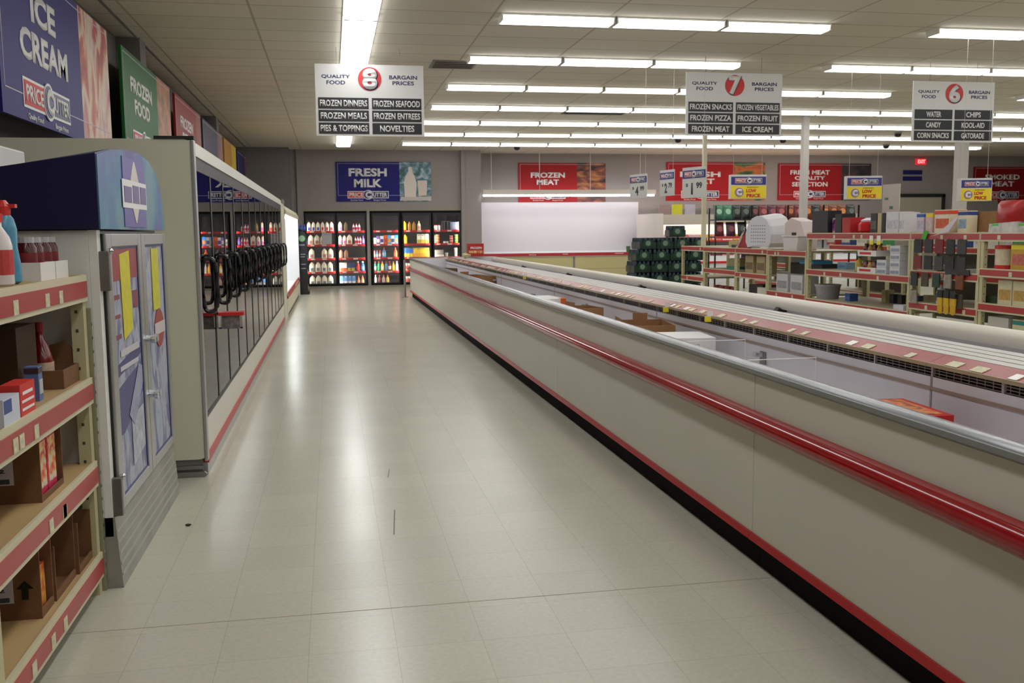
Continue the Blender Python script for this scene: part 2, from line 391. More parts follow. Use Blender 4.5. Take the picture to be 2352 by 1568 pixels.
PH_YEL = ramp_mat('photo_yel', [(.3, (190, 120, 30)), (.6, (214, 180, 30)), (.8, (150, 150, 40))], 2)

fm = board('blue poster reading FRESH MILK above the dairy cooler doors', .16, YB, 2.312, 2.547, 1.05, '-y', (26, 22, 112), [('FRESH', .6), ('MILK', .44)], PH_MILK, .335, logo_w=.43, lsz=1.35)
def milk_shapes(t):
    part('bottle_picture', B().prism([(1.83, .12), (2.13, .12), (2.15, .5), (2.1, .68), (2.04, .78), (2.03, .92), (1.94, .92), (1.93, .78), (1.86, .68), (1.81, .5)], -.036, -.03), M((222, 210, 200), .5), t)
    part('glass_picture', B().prism([(2.2, .15), (2.42, .15), (2.44, .56), (2.18, .56)], -.035, -.03), M((216, 200, 190), .5), t)
    part('table_picture', B().prism([(1.7, .02), (2.545, .02), (2.545, .13), (1.72, .12)], -.034, -.03), M((196, 184, 176), .5), t)
milk_shapes(fm)
board('red poster reading FROZEN MEAT on the back wall', 5.29, YR, 2.30, 2.58, 1.12, '-y', (160, 20, 22), [('FROZEN', .58), ('MEAT', .38)], PH_MEAT, .33, lsz=.88)
board('red poster reading FRESH MEAT behind the thin pole', 9.72, YR, 2.33, 3.1, 1.12, '-y', (164, 20, 26), [('FRESH', .6), ('MEAT', .42)], PH_VEG, .32, logo_w=.38, lsz=.9)
board('red poster reading FRESH MEAT QUALITY SELECTION behind the white column', 13.24, YR, 2.33, 3.05, 1.1, '-y', (158, 18, 26), [('FRESH MEAT', .62), ('QUALITY', .48), ('SELECTION', .56)], PH_DARK, .32, logo_w=.34, lsz=.8)
board('red poster reading SMOKED MEAT at the right edge of the back wall', 19.8, YR, 2.30, 3.0, 1.05, '-y', (140, 18, 24), [('SMOKED', .6), ('MEAT', .42)], PH_MEAT, .32)
XP = -2.05
board('navy poster reading ICE CREAM on the left wall, nearest of the row', XP, 6.68, 2.24, 3.12, 1.12, '+x', (36, 32, 112), [('ICE', .30), ('CREAM', .58)], PH_ICE, .34, logo_w=.38, lsz=1.25)
board('green poster reading FROZEN FOOD on the left wall', XP, 10.43, 2.28, 2.95, 1.08, '+x', (30, 100, 40), [('FROZEN', .62), ('FOOD', .44)], PH_FOOD, .33)
board('red poster on the left wall right of the green one', XP, 13.8, 2.28, 2.6, 1.08, '+x', (150, 34, 34), [('FROZEN', .6), ('PIZZA', .45)], M((150, 70, 50), .5), .2)
board('slate blue poster on the left wall between the red and yellow ones', XP, 16.65, 2.28, 2.9, 1.08, '+x', (70, 68, 92), [], PH_PINK, .3)
board('yellow poster on the left wall, second from the far end', XP, 19.85, 2.28, 2.4, 1.08, '+x', (180, 130, 34), [], PH_YEL, .4, vis_logo=False)
board('dark navy poster on the left wall, farthest of the row', XP, 22.6, 2.28, 2.3, 1.08, '+x', (32, 32, 84), [], PH_PINK, .2)

# aisle signs hanging from the ceiling
def aisle_sign(n, x0, y, z0, W, H, left, right, label):
    t = thing('aisle_sign', label, 'sign', (x0, y, z0), 0, 'hanging aisle signs')
    part('board', B().box(0, W, 0, .02, 0, H), M((222, 220, 218), .45), t, .003)
    ch = H*.155; gap = H*.02
    for side, col in ((0, left), (1, right)):
        for i, s in enumerate(col):
            xa = W*.025+side*W*.49; z = H*.03+(2-i)*(ch+gap)
            pl = part('name_plate', B().box(xa, xa+W*.46, -.006, 0, z, z+ch), M((24, 25, 30), .4), t)
            letters(pl, s, TW, (xa+W*.23, -.0065, z+ch*.5), W*.46*min(.94, .075*len(s)+.02), ch*.58, '-y', .025)
    part('number_disc', B().prism(circle(36, H*.165, (W*.5, H*.8)), -.006, 0), M((206, 40, 40), .4), t)
    letters(t, str(n), TB, (W*.5+.006, -.0065, H*.8-.006), H*.23, H*.31, '-y', .05, 'number_shadow'); letters(t, str(n), TW, (W*.5, -.009, H*.8), H*.215, H*.295, '-y', .045, 'number')
    letters(t, 'QUALITY', TB, (W*.19, 0, H*.825), W*.26, H*.055, '-y', .02); letters(t, 'FOOD', TB, (W*.19, 0, H*.745), W*.17, H*.055, '-y', .02)
    letters(t, 'BARGAIN', TB, (W*.81, 0, H*.83), W*.26, H*.055, '-y', .02); letters(t, 'PRICES', TB, (W*.81, 0, H*.75), W*.2, H*.055, '-y', .02)
    for k in (.2, .78): part('hanging_wire', B().tube([(W*k, .01, H), (W*k, .01, ZC-z0)], .0025, 5), GREY, t)
aisle_sign(8, -.14, 12, 2.63, 1.305, .85, ('FROZEN DINNERS', 'FROZEN MEALS', 'PIES & TOPPINGS'), ('FROZEN SEAFOOD', 'FROZEN ENTREES', 'NOVELTIES'), 'white hanging sign numbered 8 listing frozen dinners and seafood')
aisle_sign(7, 4.55, 12, 2.675, 1.33, .805, ('FROZEN SNACKS', 'FROZEN PIZZA', 'FROZEN MEAT'), ('FROZEN VEGETABLES', 'FROZEN FRUIT', 'ICE CREAM'), 'white hanging sign numbered 7 listing frozen pizza and fruit')
aisle_sign(6, 7.78, 12, 2.62, 1.23, .81, ('WATER', 'CANDY', 'CORN SNACKS'), ('CHIPS', 'KOOL-AID', 'GATORADE'), 'white hanging sign numbered 6 at the right')

# ---------------------------------------------------------------- products
PC = {}
def product(key, make, name, label, cat, loc, rz=0, group=None, rx=0):
    """make() gives [(part name, mesh, sub or None)]; the meshes are shared by every copy"""
    if key not in PC: PC[key] = make()
    lst = PC[key]
    if len(lst) == 1:
        o = link(name, lst[0][1]); o.location = loc; o.rotation_euler = (rx, 0, rz); return tag(o, label, cat, group)
    o = thing(name, label, cat, loc, rz, group); o.rotation_euler = (rx, 0, rz)
    for n, me in lst: link(n, me, o)
    return o
def jug(r, h, cap, lab, body=(226, 222, 200)):
    def mk():
        b = B(); prof = [(r*.9, 0), (r, .01), (r, h*.55), (r*.93, h*.68), (r*.6, h*.85), (r*.28, h*.93), (r*.28, h*.955)]
        # rounded square cross-section
        rings = []
        for rr, z in prof:
            ring = []
            for k in range(16):
                a = 2*math.pi*(k+.5)/16; e = .5
                ring.append(b.bm.verts.new((rr*math.copysign(abs(math.cos(a))**e, math.cos(a)), rr*math.copysign(abs(math.sin(a))**e, math.sin(a)), z)))
            rings.append(ring)
        for A, C in zip(rings, rings[1:]):
            for k in range(16): b.bm.faces.new((A[k], A[(k+1) % 16], C[(k+1) % 16], C[k]))
        b.bm.faces.new(rings[0][::-1]); b.bm.faces.new(rings[-1])
        body_me = b.data('body', M(body, .35), True)
        out = [('body', body_me),
               ('cap', B().lathe([(r*.3, h*.95), (r*.3, h), (r*.05, h)], n=12).data('cap', M(cap, .4))),
               ('handle', B().tube([(r*.25, -r*.5, h*.86), (r*.8, -r*.6, h*.78), (r*.95, -r*.7, h*.6), (r*.85, -r*.8, h*.5)], r*.1, 6).data('handle', M(body, .35), True))]
        if lab: out.append(('label', B().box(-r*.55, r*.6, -r*1.01, -r*.98, h*.1, h*.42).data('label', M(lab, .5))))
        return out
    return mk
def bottle(r, h, col, cap, lab=None, neck=.3):
    def mk():
        out = [('body', B().lathe([(r*.85, 0), (r, h*.03), (r, h*.55), (r*.85, h*.68), (r*neck, h*.82), (r*neck, h*.9)], n=14).data('body', M(col, .25, coat=.3), True)),
               ('cap', B().lathe([(r*neck*1.2, h*.88), (r*neck*1.2, h*.99), (r*neck, h)], n=12).data('cap', M(cap, .4)))]
        if lab: out.append(('label', B().lathe([(r*1.02, h*.16), (r*1.02, h*.5)], n=14).data('label', M(lab, .5, var=.2, vs=40))))
        return out
    return mk
def carton(wd, dp, h, c1, c2, cap=None):
    def mk():
        out = [('body', B().prism([(-dp/2, 0), (dp/2, 0), (dp/2, h*.8), (.006, h*.97), (.006, h), (-.006, h), (-.006, h*.97), (-dp/2, h*.8)], -wd/2, wd/2, 'x').data('body', M(c1, .45))),
               ('panel', B().box(-wd*.47, wd*.47, -dp/2-.002, -dp/2, h*.05, h*.42).data('panel', M(c2, .45, var=.25, vs=30)))]
        if cap: out.append(('cap', B().lathe([(wd*.18, h*.86), (wd*.18, h*.93)], (0, -dp*.25, 0), 10).data('cap', M(cap, .4))))
        return out
    return mk
def tub(r, h, c, lid):
    def mk(): return [('body', B().lathe([(r*.85, 0), (r, h*.88)], n=16).data('body', M(c, .45, var=.12, vs=30), True)), ('lid', B().lathe([(r*1.04, h*.88), (r*1.04, h*.99), (r*.95, h)], n=16).data('lid', M(lid, .45)))]
    return mk
def pbox(wd, dp, h, c1, c2=None, c3=None, face='-y'):
    """printed box with a coloured face panel and a band"""
    def mk():
        out = [('body', B().box(-wd/2, wd/2, -dp/2, dp/2, 0, h).data('body', M(c1, .5, var=.08, vs=12)))]
        if c2: out.append(('panel', (B().box(-wd*.42, wd*.42, -dp/2-.002, -dp/2, h*.2, h*.62) if face == '-y' else B().box(wd/2, wd/2+.002, -dp*.42, dp*.42, h*.2, h*.62)).data('panel', M(c2, .5, var=.3, vs=25))))
        if c3: out.append(('band', B().box(-wd/2-.001, wd/2+.001, -dp/2-.001, dp/2+.001, h*.8, h*.96).data('band', M(c3, .5))))
        return out
    return mk
def bag(wd, h, d, c1, c2):
    def mk():
        b = B(); N = 8; g = [[], []]
        for s, sg in ((0, -1), (1, 1)):
            for i in range(N+1):
                row = []
                for j in range(N+1):
                    u, v = i/N, j/N; k = (math.sin(math.pi*u)*math.sin(math.pi*v))**.5
                    row.append(b.bm.verts.new((wd*(u-.5)*(1-.06*math.sin(math.pi*v)), sg*d/2*k, h*v)))
                g[s].append(row)
        for s in (0, 1):
            for i in range(N):
                for j in range(N): b.bm.faces.new((g[s][i][j], g[s][i+1][j], g[s][i+1][j+1], g[s][i][j+1]))
        bmesh.ops.remove_doubles(b.bm, verts=b.bm.verts, dist=1e-5)
        body = b.data('body', M(c1, .3, var=.25, vs=9), True)
        return [('body', body), ('print', B().prism(circle(14, wd*.28, (0, h*.5)), -d*.56, -d*.3).data('print', M(c2, .35)))]
    return mk
def open_carton(W, D, H, th=.006, flap=0.):
    b = B().box(-W/2, W/2, -D/2, D/2, 0, th).box(-W/2, W/2, -D/2, -D/2+th, th, H).box(-W/2, W/2, D/2-th, D/2, th, H).box(-W/2, -W/2+th, -D/2+th, D/2-th, th, H).box(W/2-th, W/2, -D/2+th, D/2-th, th, H)
    return b

# ---------------------------------------------------------------- dairy cooler in the back wall
ZS = (1.53, 1.165, .795, .43, .07)
SHELFW = ('top', 'second', 'third', 'fourth', 'bottom')
DOORN = ('leftmost', 'second', 'middle', 'fourth', 'rightmost')
DX = [(-.66, .10), (.17, .90), (1.10, 1.80), (1.92, 2.66), (2.75, 3.47)]
struct('wall_cooler_room', B().box(-.8, 3.6, 27.6, 27.7, 0, 2.3).box(-.86, -.8, YB+.1, 27.7, 0, 2.3).box(3.55, 3.6, YB+.1, 27.7, 0, 2.3).box(-.86, 3.6, YB+.1, 27.7, 2.2, 2.3), M((46, 46, 48), .7))
TUBE = M((255, 250, 238), .5, emit=60.)
SHW = M((200, 198, 190), .5)
for unit, ids, xa, xb in (('left dairy cooler with two glass doors full of milk jugs', (0, 1), -.72, .96), ('right dairy cooler with three glass doors of juice and bottles', (2, 3, 4), 1.02, 3.53)):
    t = thing('reach_in_cooler', unit, 'cooler', (0, YB, 0), 0, 'dairy coolers in the back wall')
    part('surround', B().box(xa, xb, -.06, .1, 0, .055).box(xa, xb, -.02, .1, 2.06, 2.12), M((150, 142, 124), .5), t)
    fb = B().box(xa+.02, xb-.02, -.04, .1, .055, .09).box(xa+.02, xb-.02, -.04, .1, 2.0, 2.06)
    xs = [xa+.02]+[(DX[i][1]+DX[i+1][0])/2 for i in ids[:-1]]+[xb-.02]
    es = [(xa+.02, DX[ids[0]][0])]+[(DX[i][1], DX[i+1][0]) for i in ids[:-1]]+[(DX[ids[-1]][1], xb-.02)]
    for e0, e1 in es: fb.box(e0, e1, -.03, .1, .09, 2.0)
    part('frame', fb, M((9, 9, 10), .6, spec=.15), t)
    part('floor_deck', B().box(xa, xb, .1, .75, 0, .05), DARK, t)
    for i in ids:
        a, c = DX[i]
        d = part('door', B().box(a-.02, a+.02, -.075, -.045, .09, 2.0).box(c-.02, c+.02, -.075, -.045, .09, 2.0).box(a+.02, c-.02, -.075, -.045, .09, .13).box(a+.02, c-.02, -.075, -.045, 1.93, 2.0), BLACK, t)
        part('glass', B().box(a+.02, c-.02, -.063, -.057, .13, 1.93), GLASS, d)
        part('handle', B().tube([(c-.01, -.08, .95), (c-.01, -.11, .98), (c-.01, -.11, 1.25), (c-.01, -.08, 1.28)], .01, 6), BLACK, d)
        for x in (a-.022, c+.022): part('light_tube', B().lathe([(.009, 0), (.009, 1.8)], (x, .115, .12), 8), TUBE, t)
        for s, z in enumerate(ZS):
            sh = part('shelf', B().box(a-.02, c+.02, .16, .72, z-.02, z), SHW, t)
            part('price_rail', B().box(a+.0, c-.0, .145, .16, z-.045, z+.008), REDP, sh)
            if s % 2 == 0 or i != 3: part('price_tag', B().box(a+.1, a+.2, .143, .145, z-.035, z-.003).box(a+.4, a+.52, .143, .145, z-.035, z-.003), M((232, 222, 214), .5), sh)
struct('trim_7', B().box(.96, 1.02, YB-.08, YB+.1, 0, 2.12), M((150, 144, 138), .5))

W_ = (238, 234, 222)
def put(door, shelf, kind, x, desc, cat, name, dep=.26, rz=0):
    a, c = DX[door]; key, mk = kind
    return product(key, mk, name, desc, cat, (a+x, YB+dep, ZS[shelf]), rz, 'goods in the dairy cooler')
def K(key, mk): return (key, mk)
JG = lambda lab, key, cap=(214, 60, 60): K('jg'+key, jug(.072, .27, cap, lab))
JH = lambda lab, key, cap=(214, 60, 60): K('jh'+key, jug(.05, .25, cap, lab))
def sw(d, s): return ', %s shelf, %s cooler door' % (SHELFW[s], DOORN[d])
def colname(c): return c
# door 1
for k, (c, cn) in enumerate((((60, 60, 160), 'blue'), ((60, 60, 160), 'blue'), ((60, 60, 160), 'blue'), ((196, 40, 40), 'red'), ((196, 40, 40), 'red'), ((226, 60, 50), 'red'))):
    put(0, 0, JH(c, cn), .07+.12*k, '%s-labelled half-gallon milk jug, %s from left%s' % (cn, ORD[k], sw(0, 0)), 'milk jug', 'milk_jug')
for s, xs in ((1, (.11, .27, .43)), (2, (.12, .46, .62)), (3, (.12, .28, .44, .60)), (4, (.12, .28, .44, .60))):
    for k, x in enumerate(xs):
        put(0, s, JG((176, 120, 110) if s < 3 else (110, 130, 140), 'g%d' % (s > 2)), x, 'white gallon milk jug, %s from left%s' % (ORD[k], sw(0, s)), 'milk jug', 'milk_jug')
t = thing('paper_notice', 'white paper notice taped to the leftmost cooler door glass', 'notice', (-.12, YB-.0675, 1.33)); part('sheet', B().box(-.13, .13, -.002, .002, -.15, .15), M((190, 186, 190), .7), t)
letters(t, 'NOTICE', GREY, (0, -.0025, .1), .16, .025)
# door 2
put(1, 0, JH((226, 100, 190), 'pink'), .07, 'pink-labelled milk jug%s' % sw(1, 0), 'milk jug', 'milk_jug')
put(1, 0, K('jb', jug(.045, .24, (120, 80, 40), None, (120, 100, 70))), .22, 'brown chocolate milk jug%s' % sw(1, 0), 'milk jug', 'milk_jug')
for k in range(3): put(1, 0, K('bp', bottle(.033, .2, (220, 210, 214), (200, 40, 80), (196, 40, 90))), .43+.075*k, 'pink-capped drink bottle, %s from left%s' % (ORD[k], sw(1, 0)), 'bottle', 'drink_bottle')
for k in range(2): put(1, 1, JH((226, 100, 190), 'pink'), .06+.12*k, 'pink-labelled milk jug, %s from left%s' % (ORD[k], sw(1, 1)), 'milk jug', 'milk_jug')
put(1, 1, JG((150, 140, 130), 'g0'), .31, 'white gallon milk jug%s' % sw(1, 1), 'milk jug', 'milk_jug')
for k in range(3): put(1, 1, K('bp2', bottle(.03, .21, (230, 220, 214), (190, 40, 80), (210, 60, 100))), .47+.065*k, 'white bottle with pink label, %s from left%s' % (ORD[k], sw(1, 1)), 'bottle', 'drink_bottle')
put(1, 1, K('bv', bottle(.035, .23, (120, 80, 190), (110, 70, 190), (160, 130, 210))), .68, 'purple bottle%s' % sw(1, 1), 'bottle', 'drink_bottle')
for k in range(2): put(1, 2, K('jc', jug(.05, .23, (120, 70, 50), None, (150, 112, 90))), .07+.14*k, 'brown chocolate milk jug, %s from left%s' % (ORD[k], sw(1, 2)), 'milk jug', 'milk_jug')
for k in range(2): put(1, 3, K('co', carton(.09, .09, .24, W_, (230, 90, 40), (230, 60, 40))), .07+.1*k, 'white and orange carton, %s from left%s' % (ORD[k], sw(1, 3)), 'carton', 'milk_carton')
for k in range(2): put(1, 3, K('cn', carton(.09, .09, .24, (40, 56, 100), (180, 170, 60), None)), .28+.105*k, 'navy and yellow carton, %s from left%s' % (ORD[k], sw(1, 3)), 'carton', 'milk_carton')
put(1, 3, K('br', bottle(.045, .27, (200, 30, 36), W_, (210, 40, 40), .4)), .52, 'red bottle with white cap%s' % sw(1, 3), 'bottle', 'drink_bottle')
put(1, 3, K('bb', bottle(.048, .27, (60, 110, 210), W_, (100, 160, 230), .4)), .65, 'blue bottle with white cap%s' % sw(1, 3), 'bottle', 'drink_bottle')
for k in range(4): put(1, 4, K('cb', carton(.095, .095, .24, (90, 150, 214), W_, W_)), .07+.11*k, 'blue and white milk carton, %s from left%s' % (ORD[k], sw(1, 4)), 'carton', 'milk_carton')
for k in range(2): put(1, 4, K('bo', bottle(.042, .24, (186, 120, 80), (170, 80, 40), (220, 170, 130), .4)), .52+.115*k, 'tan bottle, %s from left%s' % (ORD[k], sw(1, 4)), 'bottle', 'drink_bottle')
# door 3
x = .06
for k, (c1, c2, h, cn) in enumerate((((228, 228, 224), (150, 180, 160), .17, 'white tub-shaped'), ((110, 90, 170), (230, 230, 230), .22, 'purple and white'), ((230, 230, 232), (70, 60, 150), .22, 'white and purple'), ((226, 90, 34), (180, 80, 30), .24, 'orange'), ((70, 160, 220), (220, 150, 60), .24, 'light blue'), ((214, 200, 190), (50, 70, 130), .23, 'white and navy'), ((40, 120, 214), (230, 150, 60), .24, 'bright blue'))):
    put(2, 1, K('d3%d' % k, pbox(.09, .09, h, c1, c2)), x, '%s drink carton%s' % (cn, sw(2, 1)), 'carton', 'drink_carton'); x += .098
for k, (c, cn) in enumerate((((190, 150, 160), 'pale pink'), ((90, 160, 220), 'sky blue'), ((214, 100, 70), 'coral'))): put(2, 2, K('d3b%d' % k, bottle(.028, .2, c, (210, 40, 30), (220, 210, 200), .5)), .05+.075*k, 'small %s bottle with red cap%s' % (cn, sw(2, 2)), 'bottle', 'drink_bottle')
put(2, 2, K('d3c', bottle(.045, .27, (80, 120, 160), (190, 40, 40), (130, 170, 200))), .31, 'large slate blue bottle with red cap%s' % sw(2, 2), 'bottle', 'drink_bottle')
put(2, 2, K('d3d', bottle(.048, .27, (230, 90, 30), (230, 80, 20), (226, 120, 70))), .62, 'large orange juice bottle%s' % sw(2, 2), 'bottle', 'drink_bottle')
for k, (c, cp, cn) in enumerate((((40, 150, 120), (220, 40, 40), 'teal'), ((46, 160, 110), (220, 40, 40), 'green'), ((220, 180, 60), (220, 50, 30), 'yellow'), ((70, 120, 150), (170, 30, 50), 'steel blue'), ((130, 50, 30), (200, 40, 30), 'rust'), ((230, 170, 50), (220, 60, 30), 'amber'), ((226, 226, 226), (230, 230, 230), 'white'))):
    put(2, 3, K('d3e%d' % k, bottle(.04, .26, c, cp, (210, 214, 200) if k % 2 == 0 else c)), .06+.098*k, '%s juice bottle%s' % (cn, sw(2, 3)), 'bottle', 'drink_bottle')
for k, (c, cp, cn) in enumerate((((230, 226, 220), (230, 226, 220), 'white'), ((120, 40, 44), (200, 40, 40), 'dark red'), ((180, 150, 140), (200, 40, 40), 'dusty pink'), ((210, 180, 80), (200, 60, 40), 'mustard'))):
    put(2, 4, K('d3f%d' % k, bottle(.042, .25, c, cp, None)), .06+.11*k, '%s bottle%s' % (cn, sw(2, 4)), 'bottle', 'drink_bottle')
# door 4
YJ = K('yj', jug(.055, .25, (220, 160, 30), (240, 200, 70), (232, 178, 40)))
put(3, 0, YJ, .06, 'bright yellow juice jug%s' % sw(3, 0), 'jug', 'juice_jug')
for k in range(2): put(3, 0, K('yd', jug(.045, .23, (200, 150, 40), None, (176, 126, 36))), .2+.12*k, 'amber juice jug, %s from left%s' % (ORD[k], sw(3, 0)), 'jug', 'juice_jug')
put(3, 0, K('bw', bottle(.045, .25, (230, 220, 190), (220, 214, 90), (210, 150, 120))), .46, 'cream bottle with yellow-green cap%s' % sw(3, 0), 'bottle', 'drink_bottle')
put(3, 1, YJ, .07, 'bright yellow juice jug%s' % sw(3, 1), 'jug', 'juice_jug')
for k in range(3): put(3, 1, K('cg', carton(.095, .095, .26, (232, 234, 206), (214, 190, 60), (60, 50, 80))), .45+.11*k, 'pale yellow and green carton, %s from left%s' % (ORD[k], sw(3, 1)), 'carton', 'juice_carton')
for k in range(3): put(3, 2, K('cy', carton(.085, .09, .255, (50, 110, 180), (236, 200, 50), None)), .06+.09*k, 'blue and yellow juice carton, %s from left%s' % (ORD[k], sw(3, 2)), 'carton', 'juice_carton')
for k in range(5): put(3, 2, K('cz', carton(.085, .09, .255, (232, 196, 60), (236, 170, 60), (70, 110, 50))), .33+.088*k, 'yellow juice carton, %s from left%s' % (ORD[k], sw(3, 2)), 'carton', 'juice_carton')
for s in (3, 4):
    for k in range(3): put(3, s, K('rd', pbox(.1, .1, .2, (214, 150, 130), (190, 50, 40), (230, 230, 230))), .06+.12*k, 'red and white carton, %s from left%s' % (ORD[k], sw(3, s)), 'carton', 'drink_carton')
# door 5
for k in range(3): put(4, 0, K('cup', tub(.035, .14, (226, 214, 210), (190, 40, 60))), .05+.075*k, 'white cup with red lid, %s from left%s' % (ORD[k], sw(4, 0)), 'cup', 'yogurt_cup')
o = thing('wire_stand', 'thin wire stand%s' % sw(4, 0), 'rack', (DX[4][0]+.38, YB+.26, ZS[0])); bb = B()
for x in (-.11, -.05, .05, .11): bb.tube([(x, -.06, 0), (x, -.06, .24)], .004, 5).tube([(x, .06, 0), (x, .06, .24)], .004, 5)
bb.tube([(-.11, -.06, .24), (.11, -.06, .24)], .004, 5).tube([(-.11, .06, .24), (.11, .06, .24)], .004, 5); part('wires', bb, STEEL, o)
put(4, 0, K('bigb', pbox(.2, .2, .22, (170, 180, 226), (200, 206, 236))), .62, 'large pale blue box%s' % sw(4, 0), 'box', 'food_box')
for lv in range(3):
    put(4, 1, K('tubo', tub(.052, .08, (220, 110, 60), (232, 220, 210))), .14, 'orange tub, %s up its stack%s' % (ORD[lv], sw(4, 1)), 'tub', 'spread_tub').location.z += .08*lv
    put(4, 1, K('tubg', tub(.05, .08, (130, 180, 60), (230, 234, 220))), .66, 'green tub, %s up its stack%s' % (ORD[lv], sw(4, 1)), 'tub', 'spread_tub').location.z += .08*lv
    put(4, 1, K('tubr', tub(.045, .07, (200, 70, 70), (232, 226, 222))), .52, 'red tub, %s up its stack%s' % (ORD[lv], sw(4, 1)), 'tub', 'spread_tub').location.z += .07*lv
put(4, 1, K('tubw', tub(.04, .24, (214, 214, 190), (90, 150, 70))), .05, 'tall pale container with green lid%s' % sw(4, 1), 'tub', 'spread_tub')
for k in range(2): put(4, 1, K('cups', tub(.035, .055, (226, 222, 214), (210, 220, 200))), .33+.08*k, 'small white cup, %s from left%s' % (ORD[k], sw(4, 1)), 'cup', 'yogurt_cup')
put(4, 2, K('trayw', pbox(.28, .16, .06, (226, 224, 220))), .16, 'white tray with a clear box on it%s' % sw(4, 2), 'tray', 'food_tray')
o = put(4, 2, K('clr', pbox(.26, .14, .13, (150, 144, 136))), .16, 'clear plastic box on the white tray%s' % sw(4, 2), 'box', 'clear_box'); o.location.z += .06
put(4, 2, K('cupw', tub(.045, .11, (226, 224, 220), (230, 230, 226))), .38, 'single white cup%s' % sw(4, 2), 'cup', 'yogurt_cup')
put(4, 2, K('tall', tub(.045, .24, (216, 222, 206), (230, 234, 226))), .64, 'tall white container%s' % sw(4, 2), 'tub', 'spread_tub')

# ---------------------------------------------------------------- island freezer (two wells back to back)
IX = 1.74
UL = 3.655; UY0 = .11
inner = M((206, 202, 206), .35, var=.04, vs=5)
PANEL = M((204, 200, 184), .35, var=.03, vs=1.2)
UN = ('nearest', 'second nearest', 'third nearest', 'third farthest', 'second farthest', 'farthest')
def bump(b, cx, cz, rx, rz, y0, y1, sgn=-1, n=18):
    pts = [(cx+sgn*rx*math.sin(math.pi*k/n), cz+rz*math.cos(math.pi*k/n)) for k in range(n+1)]
    return b.prism(pts, y0, y1)
tagm = TAG
def island(i):
    y0 = UY0+UL*i
    t = thing('island_freezer', '%s section of the long beige open freezer with red bumper' % UN[i], 'freezer', (0, y0, 0), 0, 'island freezer sections')
    a, c = .0012, UL-.0012
    far = i == 5
    b = B().box(IX+.05, 3.74, a, c, 0, .13); part('kick_base', b, M((16, 15, 14), .8, spec=.15), t)
    part('side_panel', B().box(IX+.01, IX+.06, a, c, .150, .845), PANEL, t, .004); part('side_panel', B().box(3.74, 3.79, a, c, .165, .785), PANEL, t, .004)
    b = B().prism([(IX-.010, .128), (IX+.06, .128), (IX+.06, .153), (IX+.002, .153)], a, c); part('lower_trim', b, M((164, 30, 28), .35), t)
    b = bump(B(), IX+.012, .642, .058, .047, 0, UL); part('bumper', b, RED, t, smooth=True)
    b = B().prism([(IX+.005, .838), (IX-.012, .85), (IX-.014, .868), (IX-.002, .88), (IX+.02, .884), (IX+.06, .878), (IX+.075, .868), (IX+.075, .838)], 0, UL)
    part('top_rail', b, M((138, 140, 143), .24, .85), t, smooth=True)
    # inside of the near well
    part('well_liner', B().box(IX+.06, IX+.075, a, c, .45, .868).box(IX+.075, 2.585, a, c, .43, .45).box(2.585, 2.60, a, c, .45, .80)
         .box(2.98, 2.995, a, c, .45, .80).box(2.995, 3.725, a, c, .43, .45).box(3.725, 3.74, a, c, .45, .785), inner, t)
    part('liner_seam', B().box(2.578, 2.585, a, c, .745, .757), M((150, 128, 112), .5), t)
    part('liner_seam', B().box(2.5825, 2.585, .0, .012, .45, .8), M((150, 145, 140), .5), t)
    g = B()
    for k in range(5): g.box(2.592, 2.596, a, c, .803+.013*k, .806+.013*k)
    for k in range(73): g.box(2.594, 2.597, .02+k*.05, .023+k*.05, .80, .868)
    part('air_grille', g, M((170, 168, 158), .4), t)
    g = B()
    for k in range(8): g.box(2.586, 2.6, k*UL/8, k*UL/8+.012, .80, .868)
    part('grille_post', g, M((206, 200, 190), .4), t)
    part('grille_back', B().box(2.63, 2.64, a, c, .45, .866).box(2.94, 2.95, a, c, .45, .866), M((60, 54, 46), .7), t)  # dark colour of this sheet stands in for the shadow behind the grille
    b = B().prism([(2.555, .860), (2.565, .858), (2.65, .888), (2.65, .896)], a, c); part('price_channel', b, M((150, 38, 34), .25), t)
    b = B().prism([(2.548, .850), (2.558, .850), (2.562, .866), (2.552, .866)], a, c); part('channel_lip', b, M((150, 130, 100), .4), t)
    # ribbed white console top
    b = B().box(2.65, 3.0, a, c, .866, .886)
    for k in range(4): b.box(2.655+.086*k, 2.726+.086*k, a, c, .886, .897)
    part('console_top', b, M((184, 180, 173), .4), t)
    # tube rail above the far edge
    ct = [(3.70+.055*math.cos(2*math.pi*k/18), .838+.052*math.sin(2*math.pi*k/18)) for k in range(18)]
    part('far_rail', B().prism(ct, 0, UL), M((212, 206, 190), .3), t, smooth=True)
    b = B()
    b.prism([(3.62, .765), (3.72, .765), (3.72, .81), (3.66, .81)], .0, .07)
    part('rail_bracket', b, DARK, t)
    # price tags in the channel
    random.seed(20+i); y = .15
    while y < UL-.15:
        wdt = random.choice((.05, .06, .08))
        b = B().xf(Matrix.Identity(4)); z = .0
        p0 = Vector((2.568, 0, .8655)); p1 = Vector((2.612, 0, .8815))
        nrm = Vector((-.31, 0, .95))*.003
        b.hexa([tuple(p0+Vector((0, y, 0))), tuple(p1+Vector((0, y, 0))), tuple(p1+Vector((0, y+wdt, 0))), tuple(p0+Vector((0, y+wdt, 0))),
                tuple(p0+nrm+Vector((0, y, 0))), tuple(p1+nrm+Vector((0, y, 0))), tuple(p1+nrm+Vector((0, y+wdt, 0))), tuple(p0+nrm+Vector((0, y+wdt, 0)))])
        part('price_tag', b, TAG if random.random() < .8 else M((226, 222, 214), .2), t)
        y += random.choice((.11, .16, .2, .34, .5))
